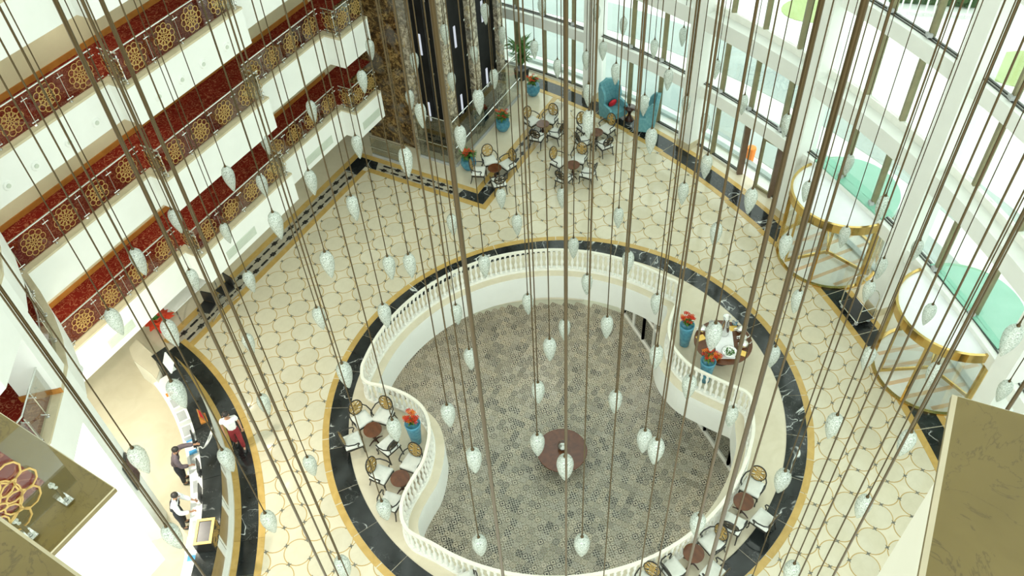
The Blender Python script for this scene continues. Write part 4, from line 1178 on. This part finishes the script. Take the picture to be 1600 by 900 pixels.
def keyboard(ang, lb):
    p, a = desk_item(ang, 9.56, .74); t = thing('keyboard', 'white keyboard on the staff desk, %s' % lb, 'keyboard', p, a, 'reception keyboards')
    MB().cbox((0, 0, .01), .14, .42, .02).build('case', M['paper_white'], t)
    for i in range(4): MB().cbox((-.045 + i * .03, 0, .024), .022, .38, .008).build('key_row', M['plastic_grey'], t)
for ang, lb in ((17.0, 'by the mauve jacket'), (9.5, 'by the waistcoat'), (22.5, 'farther one')): keyboard(ang, lb)
def printer(ang, r, lb):
    p, a = desk_item(ang, r, .74); t = thing('printer', 'white desk printer with grey tray, %s' % lb, 'printer', p, a, 'reception printers')
    MB().box(-.18, .18, -.22, .22, 0, .20).build('body', M['paper_white'], t)
    MB().box(-.14, .10, -.17, .17, .20, .215).build('lid', M['plastic_grey'], t)
    MB().box(.05, .20, -.15, .15, .06, .09).build('tray', M['plastic_grey'], t)
for ang, lb in ((31.5, 'under the hanging pendant'), (28.0, 'beside the blue papers'), (6.0, 'in front of the waistcoat'), (35.0, 'near the pamphlet stack')): printer(ang, 9.66, lb)
for i, (ang, mt, lb) in enumerate(((38.5, 'orange_box', 'orange pamphlet stack at the far end of the staff desk'), (36.9, 'blue_paper', 'blue pamphlet stack beside the orange one'), (26.8, 'blue_paper', 'blue folder lying by the middle printer'), (24.0, 'blue_paper', 'blue folder before the reaching hand'), (4.2, 'blue_paper', 'blue folder in front of the waistcoat'))):
    p, a = desk_item(ang, 9.62, .74)
    t = thing('paper_stack', lb, 'papers', p, a)
    MB().cbox((0, 0, .012), .24, .17, .024).build('sheets', M['paper_white'], t); MB().cbox((0, 0, .027), .22, .15, .006).build('cover', M[mt], t)
q, a = desk_item(41.5, 10.05, 1.10)
t = thing('terminal', 'white tilted screen terminal on the far end of the counter', 'terminal', q, a)
MB().cbox((0, 0, .01), .2, .2, .02).build('base', M['paper_white'], t); MB().tube([(0, 0, .02), (0, 0, .2)], .03, 8).build('neck', M['paper_white'], t)
mb = MB(); Tm = Matrix.Translation((0, 0, .32)) @ Matrix.Rotation(.5, 4, 'Y'); mb.box(-.02, .02, -.28, .28, -.20, .20, 0, Tm); mb.build('screen', M['paper_white'], t)
q = at(318, 655, 1.1); a = math.atan2(q.y - CK.y, q.x - CK.x)
t = thing('photo_stand', 'small wooden stand with a red picture on the counter', 'stand', q, a)
MB().box(-.10, .10, -.16, .16, 0, .06).build('tray', M['wood_base'], t)
mb = MB(); Tm = Matrix.Translation((0, 0, .2)) @ Matrix.Rotation(-.35, 4, 'Y'); mb.box(-.012, .012, -.16, .16, -.15, .15, 0, Tm); mb.build('frame', M['wood_base'], t)
mb = MB(); mb.box(.012, .018, -.13, .13, -.12, .12, 0, Tm); mb.build('picture', M['red_fabric'], t)
# gold framed sign stand
q = at(326, 842, 1.1); a = math.atan2(q.y - CK.y, q.x - CK.x)
q = pol(CK, 10.12, math.degrees(a), 0)
t = thing('sign_stand', 'black stand with gold frame and gold lattice on the counter', 'stand', q + Vector((0, 0, 1.10)), a)
MB().box(-.23, .23, -.36, .36, 0, .40).build('box', M['black_frame'], t)
for (x0, x1, y0, y1) in ((-.23, .23, -.36, -.29), (-.23, .23, .29, .36), (-.23, -.16, -.29, .29), (.16, .23, -.29, .29)):
    MB().box(x0, x1, y0, y1, .40, .42).build('gold_frame', M['gold_leaf'], t)
mb = MB(); Tm = Matrix.Translation((.238, 0, .20)) @ Matrix.Rotation(PI / 2, 4, 'Z')
rnd = random.Random(2)
for k in range(40): mb.strip(ellipse(rnd.uniform(-.29, .29), rnd.uniform(-.15, .15), .05, .035, 8, rnd.uniform(0, 3)), .012, 0, 0, True, Tm)
mb.build('gold_lattice', M['gold_leaf'], t)
# desk, chairs and red potted plant below the galleries
q = at(292, 452, .75); q.z = 0
t = thing('work_desk', 'white desk under the lowest gallery beside the tiled border', 'desk', q, UA)
MB().box(-.95, .95, -.35, .35, .71, .75).build('desk_top', M['paper_white'], t)
for sx in (-.9, .86):
    for sy in (-.33, .29): MB().box(sx, sx + .04, sy, sy + .04, 0, .71).build('leg', M['steel'], t)
MB().box(-.9, .9, .28, .30, .25, .70).build('modesty_panel', M['paper_white'], t)
def desk_chair(p, rz, lb):
    t = thing('office_chair', 'black visitor chair with chrome legs, %s' % lb, 'chair', p, rz, 'black visitor chairs')
    MB().box(-.24, .24, -.23, .23, .42, .48).build('seat', M['plastic_black'], t)
    MB().box(-.23, .23, -.27, -.22, .50, .92).build('backrest', M['plastic_black'], t)
    for sx in (-.23, .23):
        MB().tube([(sx, .22, .42), (sx, .24, .02), (sx, -.24, .02), (sx, -.24, .60)], .014, 6).build('leg', M['steel'], t)
desk_chair(at(352, 452, .45) - Vector((0, 0, .45)), UA + PI / 2 - .15, 'farther one at the white desk')
desk_chair(at(323, 480, .45) - Vector((0, 0, .45)), UA + PI / 2 + .2, 'nearer one at the white desk')
q = at(287, 436, .75)
t = thing('laptop', 'open black laptop on the white desk under the gallery', 'laptop', q, UA)
MB().box(-.16, .16, -.11, .11, 0, .02).build('base', M['plastic_black'], t); MB().box(-.16, .16, .10, .12, .02, .22).build('screen', M['plastic_black'], t)
q = at(247, 503, .4); q.z = 0
t = thing('poinsettia', 'bright red plant with green centre at the end of the white desk', 'plant', q)
MB().lathe([(.16, 0), (.22, .35), (.20, .35), (.02, .32)], 12).build('pot', M['red_fabric'], t)
rnd = random.Random(8); mb = MB(); leaf_fan(mb, (0, 0, .34), 56, .28, .62, rnd, .16); mb.build('red_leaves', M['petal_red'], t)
mb = MB(); leaf_fan(mb, (0, 0, .52), 12, .16, .18, rnd, .05); mb.build('green_leaves', M['leaf_green'], t)
# framed picture on the pier
fa = (c1 - c0).normalized(); fn_ = Vector((fa.y, -fa.x, 0))
pc = c0.lerp(c1, .55) + fn_ * .03
t = thing('framed_picture', 'dark framed picture hanging on the white pier above the reception', 'picture', pc + Vector((0, 0, 2.2)), math.atan2(fa.y, fa.x))
MB().box(-.26, .26, -.03, .02, 0, 1.0).build('frame', M['bronze_dark'], t)
MB().box(-.21, .21, -.036, -.03, .05, .95).build('canvas', M['wood_dark'], t)
# orange bin outside the swing door, red poster by the far facade
q = at(1170, 250, 0); q = CF + (q - CF).normalized() * (RF + .9)
t = thing('orange_bin', 'small orange bin outside the open swing door', 'bin', q + Vector((0, 0, -.03)))
MB().lathe([(.15, 0), (.18, .55), (.17, .55), (.02, .5)], 12).build('bin', M['orange_box'], t); MB().lathe([(.19, .55), (.17, .62), (.03, .64)], 12).build('lid', M['orange_box'], t)

for k, (x, y) in enumerate(((-11.15, 12.35), (-11.3, 10.0))):
    downlight(Vector((x, y, ZG[1] - 1.12)), 'round ceiling light below the second gallery, %s the white pier' % ('behind', 'in front of')[k], 95, 'reception ceiling lights')
# ================================================================== PARAPETS NEAR THE CAMERA
def cap(name, label, c, e1, e2, z, L1, L2, th, wall_in, drop, mat_top, mat_wall, bev=.02):
    c = Vector((c.x, c.y)); e1 = Vector((e1.x, e1.y)).normalized(); e2 = Vector((e2.x, e2.y)).normalized()
    def quad(i): 
        k = c + e1 * i + e2 * i
        return [k, k + e1 * L1, k + e1 * L1 + e2 * L2, k + e2 * L2]
    lo = quad(0); hi = quad(bev)
    o = struct(MB().prism(lo, z - th, z - bev).build(name, mat_top), label)
    vs = [(q.x, q.y, z - bev) for q in lo] + [(q.x, q.y, z) for q in hi]
    ar = (e1.x * e2.y - e1.y * e2.x)
    f = [(4, 5, 6, 7)] + [(i, (i + 1) % 4, 4 + (i + 1) % 4, 4 + i) for i in range(4)]
    if ar < 0: f = [q[::-1] for q in f]
    mb = MB(); mb.add(vs, f[:1], 0); mb.add(vs, f[1:], 1)
    mb.build('chamfered_top', [mat_top, M['stone_kerb']], o)  # paler stone on the chamfer paints in the edge highlight
    k = c + e1 * wall_in[0] + e2 * wall_in[1]
    MB().prism([k, k + e1 * (L1 - .1), k + e1 * (L1 - .1) + e2 * (L2 - .1), k + e2 * (L2 - .1)], z - th - drop, z - th).build('parapet_wall', mat_wall, o)
    return o
Z1 = 15.5
k1 = at(180, 762, Z1); e1_ = at(78, 695, Z1) - k1; e2_ = at(84, 860, Z1) - k1
cp1 = cap('trim_81', 'olive stone parapet corner with a glass railing, lower left', k1, e1_, e2_, Z1, 3.2, 3.0, .05, (.02, .02), 1.12, M['stone_parapet'], M['paint_white'], .008)
e1n, e2n = e1_.normalized(), e2_.normalized()
pin = k1 + e1n * .75 + e2n * .30
MB().prism([tuple((k1 + e1n * i + e2n * j).xy) for i, j in ((.52, .24), (2.6, .24), (2.6, 2.6), (.52, 2.6))], Z1, Z1 + .012).build('carpet', M['carpet_red'], cp1)
q0 = at(125, 758, Z1); rzp = math.atan2(e2n.y, e2n.x)
t = thing('glass_railing', 'near glass railing with a large gold mandala on the olive parapet', 'railing', q0, rzp)
pn = MB().box(.0, 1.5, -.006, .006, .06, .86).build('glass_panel', M['glass_rail'], t)
obj('mandala', MAND, pn, (.52, .012, .46)); obj('mandala', MAND, pn, (1.34, .012, .46))
for x in (.14, .46):
    c_ = MB(); c_.box(x - .035, x + .035, -.035, .075, .012, .026); c_.tube([(x, .03, .03), (x, .03, .20)], .014, 8)
    c_.tube([(x, .03, .17), (x, -.05, .17)], .012, 8); c_.lathe([(.024, 0), (.024, .012)], 10, (x, -.03, .165)); c_.ball((x, -.05, .17), .022, .014, .022, 8, 5)
    for sx in (-.024, .024):
        for sy in (-.022, .062): c_.ball((x + sx, sy, .032), .009, .009, .006, 6, 4)
    c_.build('clamp', M['steel'], t)
Z2 = 18.45
ka, kb_ = at(0, 806, Z2), at(130, 900, Z2); dd_ = (kb_ - ka).normalized(); inn = Vector((dd_.y, -dd_.x, 0))
if inn.dot(Vector((-1, -1, 0))) < 0: inn = -inn
cap('trim_82', 'olive stone parapet at the bottom left corner', kb_ + dd_ * .8, -dd_, inn, Z2, 3, 1.2, .05, (.02, .02), 1.0, M['stone_parapet'], M['paint_white'], .012)
k3 = at(1490, 612, Z2); e1_ = at(1600, 643, Z2) - k3; e2_ = at(1437, 900, Z2) - k3
wi = (at(1462, 742, Z2) - k3).length
cap('trim_83', 'olive stone parapet corner at the bottom right', k3, e1_, e2_, Z2, 1.15, 1.7, .04, (.0, wi), 1.05, M['stone_parapet'], M['paint_cream'], .016)

# ================================================================== PEOPLE
def skinmesh(name, verts, edges, rad, mt, parent, root=0, sub=1, bs=.7):
    me = bpy.data.meshes.new(name); me.from_pydata([tuple(v) for v in verts], edges, []); me.materials.append(mt)
    o = obj(name, me, parent)
    md = o.modifiers.new('skin', 'SKIN'); md.use_smooth_shade = True; md.branch_smoothing = bs
    for i, r in enumerate(rad):
        sv = me.skin_vertices[0].data[i]; sv.radius = r if isinstance(r, tuple) else (r, r); sv.use_root = (i == root)
    if sub:
        s_ = o.modifiers.new('sub', 'SUBSURF'); s_.levels = sub; s_.render_levels = sub
    return o
def person(loc, face, label, top, bottom, hair, arms, lean=0.0, legs=None, sc=1.0, vest=None, sleeve=None):
    t = thing('person', label, 'person', loc, face - PI / 2)
    t.scale = (sc,) * 3
    Rl = Matrix.Rotation(-lean, 3, 'X'); piv = Vector((0, 0, .92))
    def up(v): return piv + Rl @ (Vector(v) - piv)
    V = {}; V['pel'] = Vector((0, 0, .97)); V['sp'] = up((0, 0, 1.12)); V['ch'] = up((0, 0, 1.30)); V['nk'] = up((0, .0, 1.45)); V['h0'] = up((0, .02, 1.51)); V['h1'] = up((0, .025, 1.585)); V['h2'] = up((0, .01, 1.66))
    for s, nm in ((-1, 'l'), (1, 'r')):
        V['sh' + nm] = up((s * .175, 0, 1.395))
        el, wr = arms[0 if s < 0 else 1]
        V['el' + nm] = Vector(el); V['wr' + nm] = Vector(wr)
        lg = (legs or {}).get(nm, ((s * .10, .03, .48), (s * .10, -.02, .09), (s * .11, .13, .035)))
        V['hp' + nm] = Vector((s * .085, 0, .80)); V['kn' + nm], V['an' + nm], V['to' + nm] = (Vector(q) for q in lg)
    order = list(V); ix = {k: i for i, k in enumerate(order)}
    E_ = [('pel', 'sp'), ('sp', 'ch'), ('ch', 'nk'), ('nk', 'h0'), ('h0', 'h1'), ('h1', 'h2')]
    for nm in 'lr': E_ += [('ch', 'sh' + nm), ('sh' + nm, 'el' + nm), ('el' + nm, 'wr' + nm), ('pel', 'hp' + nm), ('hp' + nm, 'kn' + nm), ('kn' + nm, 'an' + nm), ('an' + nm, 'to' + nm)]
    RD = {'pel': (.125, .10), 'sp': (.12, .09), 'ch': (.13, .10), 'nk': .05, 'h0': .062, 'h1': (.078, .088), 'h2': .06}
    for nm in 'lr': RD.update({'sh' + nm: .058, 'el' + nm: .040, 'wr' + nm: .027, 'hp' + nm: .082, 'kn' + nm: .055, 'an' + nm: .038, 'to' + nm: .034})
    vs = [V[k] for k in order]; ed = [(ix[a], ix[b]) for a, b in E_]; rd = [RD[k] for k in order]
    for nm in 'lr':                                             # palm and five fingers per hand
        w = V['wr' + nm]; d = (w - V['el' + nm]).normalized(); sd = d.cross(Vector((0, 0, 1)))
        sd = sd.normalized() if sd.length > .1 else Vector((0, 1, 0))
        b = len(vs); vs.append(w + d * .06); rd.append((.036, .02)); ed.append((ix['wr' + nm], b))
        for q, (off, ln) in enumerate(((-.030, .062), (-.010, .075), (.010, .07), (.030, .055))):
            p1 = w + d * .10 + sd * off; p2 = p1 + d * ln * .5 + Vector((0, 0, -.008)); i = len(vs)
            vs += [p1, p2]; rd += [.010, .008]; ed += [(b, i), (i, i + 1)]
        i = len(vs); vs += [w + d * .05 - sd * .045, w + d * .09 - sd * .06]; rd += [.011, .009]; ed += [(b, i), (i, i + 1)]
    skinmesh('body', vs, ed, rd, M['skin'], t, 0)
    def cloth(name, keys, extra, mt, grow, cut=None):
        kk = [k for k in keys]; ii = {k: i for i, k in enumerate(kk)}
        e = [(ii[a], ii[b]) for a, b in E_ if a in ii and b in ii]
        pos = [V[k].copy() for k in kk]; r_ = []
        for k in kk:
            r = RD[k]; r = r if isinstance(r, tuple) else (r, r); r_.append((r[0] + grow, r[1] + grow))
        for k, k2, f in (extra or []):
            if k in ii: pos[ii[k]] = V[k2].lerp(V[k], f)
        return skinmesh(name, pos, e, r_, M[mt], t, 0, 1, .25)
    cloth('shirt', ['sp', 'pel', 'ch', 'nk', 'shl', 'shr', 'ell', 'elr'] + (['wrl', 'wrr'] if sleeve == 'long' else []), [('pel', 'sp', 1.45), ('nk', 'ch', .62)] + ([('ell', 'shl', .62), ('elr', 'shr', .62)] if sleeve != 'long' else [('wrl', 'ell', .9), ('wrr', 'elr', .9)]), top, .034)
    if vest: cloth('waistcoat', ['sp', 'pel', 'ch', 'nk', 'shl', 'shr'], [('pel', 'sp', 1.3), ('nk', 'ch', .45), ('shl', 'ch', .75), ('shr', 'ch', .75)], vest, .052)
    cloth('trousers', ['sp', 'pel', 'hpl', 'hpr', 'knl', 'knr', 'anl', 'anr'], [('sp', 'pel', .35)], bottom, .026)
    for nm in 'lr':
        a_, b_ = V['an' + nm], V['to' + nm]
        MB().ball(tuple((a_ + b_) / 2 + Vector((0, 0, -.02))), .05, .13, .045, 10, 6).build('shoe', M['plastic_black'], t, True)
    hc = V['h1']
    mb = MB(); mb.ball(tuple(hc + (V['h2'] - hc) * .55 + Vector((0, -.022, 0))), .093, .100, .085, 12, 8); mb.build('hair', M['hair_black'], t, True)
    f_ = Rl @ Vector((0, 1, 0)); r_ = Vector((1, 0, 0)); u_ = Rl @ Vector((0, 0, 1))
    mb = MB(); mb.ball(tuple(hc + f_ * .098 - u_ * .012), .014, .02, .022, 6, 5); mb.build('nose', M['skin'], t, True)
    for s in (-1, 1):
        MB().ball(tuple(hc + f_ * .083 + r_ * s * .032 + u_ * .012), .010, .008, .008, 6, 4).build('eye', M['plastic_black'], t)
        MB().ball(tuple(hc + r_ * s * .088 - u_ * .005), .012, .02, .028, 6, 5).build('ear', M['skin'], t)
    MB().ball(tuple(hc + f_ * .080 - u_ * .045), .024, .010, .006, 8, 4).build('mouth', M['red_fabric'], t)
    return t
ARM_DOWN = (((-.235, -.03, 1.13), (-.245, .06, .90)), ((.235, -.03, 1.13), (.245, .06, .90)))
p1_ = at(377, 697, 0)
person(p1_ + Vector((0, 0, .012)), math.atan2(-p1_.y, -p1_.x) - .25, 'man in white shirt and maroon trousers standing before the counter', 'cloth_white', 'cloth_maroon', 'hair_black', ARM_DOWN, .0, {'l': ((-.10, .10, .49), (-.10, .14, .09), (-.11, .29, .04)), 'r': ((.10, .02, .48), (.10, -.14, .11), (.11, .0, .035))}, 1.0)
p2_ = at(291, 752, 0)
person(p2_, math.radians(14), 'man in mauve jacket leaning over the staff desk, arm stretched out', 'cloth_mauve', 'cloth_dark', 'hair_black', (((-.30, .34, 1.27), (-.34, .60, 1.16)), ((.26, .20, 1.08), (.20, .42, .98))), .30, None, 1.0, None, 'long')
p3_ = at(291, 821, 0)
person(p3_, math.radians(8), 'man in white shirt and dark waistcoat working at the staff desk', 'cloth_white', 'cloth_dark', 'hair_black', (((-.24, .22, 1.07), (-.18, .46, .95)), ((.26, .20, 1.06), (.16, .45, .93))), .30, None, 1.0, 'cloth_dark', 'long')

# ================================================================== PENDANTS
DROPS = [(758,22,14),(695,54,14),(785,56,12),(579,78,14),(741,87,13),(648,98,14),(772,124,14),(567,128,16),(706,128,13.5),(641,156,13),(748,160,18),(488,175,16),(658,181,18),(720,217,19),(559,230,17),(416,226,15),
(846,12,12),(932,22,11),(974,42,11.5),(1067,58,12),(1022,77,12),(942,80,12),(871,108,13),(835,78,11),(962,116,15),(1044,125,15),(1119,109,11),(919,149,16),(1072,165,12),(1006,165,15),(1161,164,12),(920,195,21),(1101,194,13),(1017,221,19),(1228,197,17),(916,95,11),
(359,280,19),(276,346,19),(354,365,16),(218,410,22),(303,438,18),(391,441,18),(411,291,17),(487,286,19),(433,353,22),(635,254,22),(553,326,20),(783,311,16),(707,352,17),(513,414,22),(609,419,20),(641,416,20),(757,417,19),
(1103,261,18),(1172,315,20),(878,310,16),(808,352,17),(1067,303,17),(966,341,16),(1118,367,19),(896,388,17),(981,411,19),(917,445,17),
(1325,258,15),(1260,300,13),(1377,326,20),(1318,371,17),(1226,386,20),(1431,392,17),(1375,420,17),(1356,456,18),
(181,504,23),(268,522,24),(279,617,27),(390,538,18),(500,498,20),(602,494,21),(540,587,24),(714,492,16),(735,562,20),(701,650,23),(414,633,20),(617,673,23),
(825,476,18),(1025,476,17),(882,516,19),(948,512,20),(859,547,21),(1025,559,22),(1114,527,26),(841,614,21),(961,629,22),(1076,606,23),(1142,652,20),
(1245,472,20),(1450,492,18),(1577,533,28),(1355,561,21),(1457,586,22),(1567,612,20),(1207,558,20),(1301,667,25),
(220,720,28),(356,720,24),(272,840,28),(486,729,20),(741,721,26),(601,798,23),(422,817,24),(537,888,26),(750,854,24),
(840,696,23),(1006,690,24),(1024,706,27),(883,732,27),(1089,821,25),(909,854,25),(1221,753,25),(1414,694,26),(1347,793,25),(1235,895,25)]
NEAR = [(86, 0, 8.5), (128, 0, 6), (160, 0, 4.5), (675, 0, 11), (885, 0, 6.5), (1285, 0, 9.5), (1352, 0, 14), (1395, 0, 6), (1505, 0, 3.6), (1592, 0, 4.2), (1010, 0, 4), (1130, 0, 5), (1184, 0, 5.5), (1600, 130, 5), (1600, 330, 6), (1592, 612, 6.5), (100, 590, 5), (1572, 300, 4)]
DL = .80
dm = MB().lathe([(.012, DL), (.03, DL - .008), (.08, DL - .04), (.122, DL - .10), (.146, DL - .19), (.15, DL - .28), (.138, DL - .40), (.112, DL - .52), (.075, DL - .64), (.035, DL - .75), (.006, 0)], 16, (0, 0, -DL)).mesh('glass_drop', M['crystal'], True)
cm = MB().lathe([(.035, -.03), (.035, .0), (.018, .05), (.016, .10)], 8).mesh('cap', M['brass_rod'])
rm = MB().tube([(0, 0, 0), (0, 0, 1)], .012, 8).mesh('rod', M['brass_rod'], True)
ZTOP = 29.0
def camray(px, py, dep):
    return CAMP + cam2world(Vector(((px - 800) / FPX, (py - 450) / FPX, 1))) * dep
ORD = ['first', 'second', 'third', 'fourth', 'fifth', 'sixth', 'seventh', 'eighth', 'ninth', 'tenth', 'eleventh', 'twelfth', 'thirteenth', 'fourteenth', 'fifteenth', 'sixteenth', 'seventeenth', 'eighteenth', 'nineteenth', 'twentieth', 'twenty-first', 'twenty-second', 'twenty-third', 'twenty-fourth', 'twenty-fifth', 'twenty-sixth', 'twenty-seventh', 'twenty-eighth', 'twenty-ninth', 'thirtieth', 'thirty-first', 'thirty-second']
def region(x, y):
    if x < 420 and y > 480: return 'over the reception'
    if x < 560 and y < 520 - (x - 290) * 1.03: return 'before the galleries'
    if x < 800 and y < 245: return 'before the lifts'
    if x >= 800 and y < 120 + max(0, x - 800) * .42 + max(0, x - 1100) * .45: return 'before the glass facade'
    e = math.hypot((x - 858) / 275, (y - 690) / 245)
    if e < 1 and y > 450: return 'over the patterned lower floor'
    if math.hypot((x - 886) / 385, (y - 640) / 268) < 1: return 'over the ring deck'
    if x > 1150: return 'over the right side of the tiled floor'
    if x < 600 and y > 380: return 'over the left side of the tiled floor'
    return 'over the far side of the tiled floor'
groups = {}
for d in DROPS: groups.setdefault(region(d[0], d[1]), []).append(d)
def pendant(p, label, group):
    """p: centre of the drop"""
    t = thing('pendant_light', label, 'pendant', p + Vector((0, 0, DL * .5)), 0, group)
    obj('glass_drop', dm, t); obj('cap', cm, t)
    r = obj('rod', rm, t, (0, 0, .05)); r.scale = (1, 1, ZTOP - (p.z + DL * .5 + .05))
for rg, ds in groups.items():
    ds.sort()
    for i, (x, y, w) in enumerate(ds):
        dep = .30 * FPX / w
        p = camray(x, y, dep)
        if p.z < 4.6: p = at(x, y, 4.6)
        if p.z > 9.8: p = at(x, y, 9.8)
        pendant(p, 'glass drop pendant %s, %s from the left' % (rg, ORD[i]), 'glass drop pendants')
for i, (x, y, w) in enumerate(sorted(NEAR)):
    q = camray(x, y, .024 * FPX / w)
    z = q.z
    while z > 3:
        v = Vector((q.x, q.y, z)) - CAMP; c = AX[0] * v.x + AX[1] * v.y + AX[2] * v.z
        if FPX * c.y / c.z + 450 > 925: break
        z -= .1
    pendant(Vector((q.x, q.y, max(z, 3.0) - .7)), 'thick brass rod hanging close to the viewer, %s from the left' % ORD[i], 'near pendant rods')

# unseen gallery slab above the viewer, added to shade the parapets
struct(MB().box(-14, 14, -9, 1.0, 22.6, 22.9).build('ceiling', M['paint_white']), 'unseen white gallery slab added above the viewpoint to shade the parapets')
# skylight frame the rods hang from
ce = struct(MB().box(-14, 16, -4, 34, ZTOP + .25, ZTOP + .33).build('ceiling', M['glass_clear']), 'glass skylight above the atrium')
for k in range(16):
    x = -14 + k * 2.0; MB().box(x - .62, x + .62, -4, 34, ZTOP, ZTOP + .25).build('beam', M['paint_white'], ce)  # beams made broad to cut the light from above
struct(MB().box(-32, -14.7, -10, 40, ZTOP, ZTOP + .3).build('ceiling', M['paint_white']), 'unseen white roof added over the galleries to block sky light')  # unseen roof, added to keep sky light off the galleries
struct(MB().box(-14.7, 18, -12, -4, ZTOP, ZTOP + .3).build('ceiling', M['paint_white']), 'unseen white roof added behind the viewpoint to block sky light')  # also unseen, added to close off the sky behind the viewer
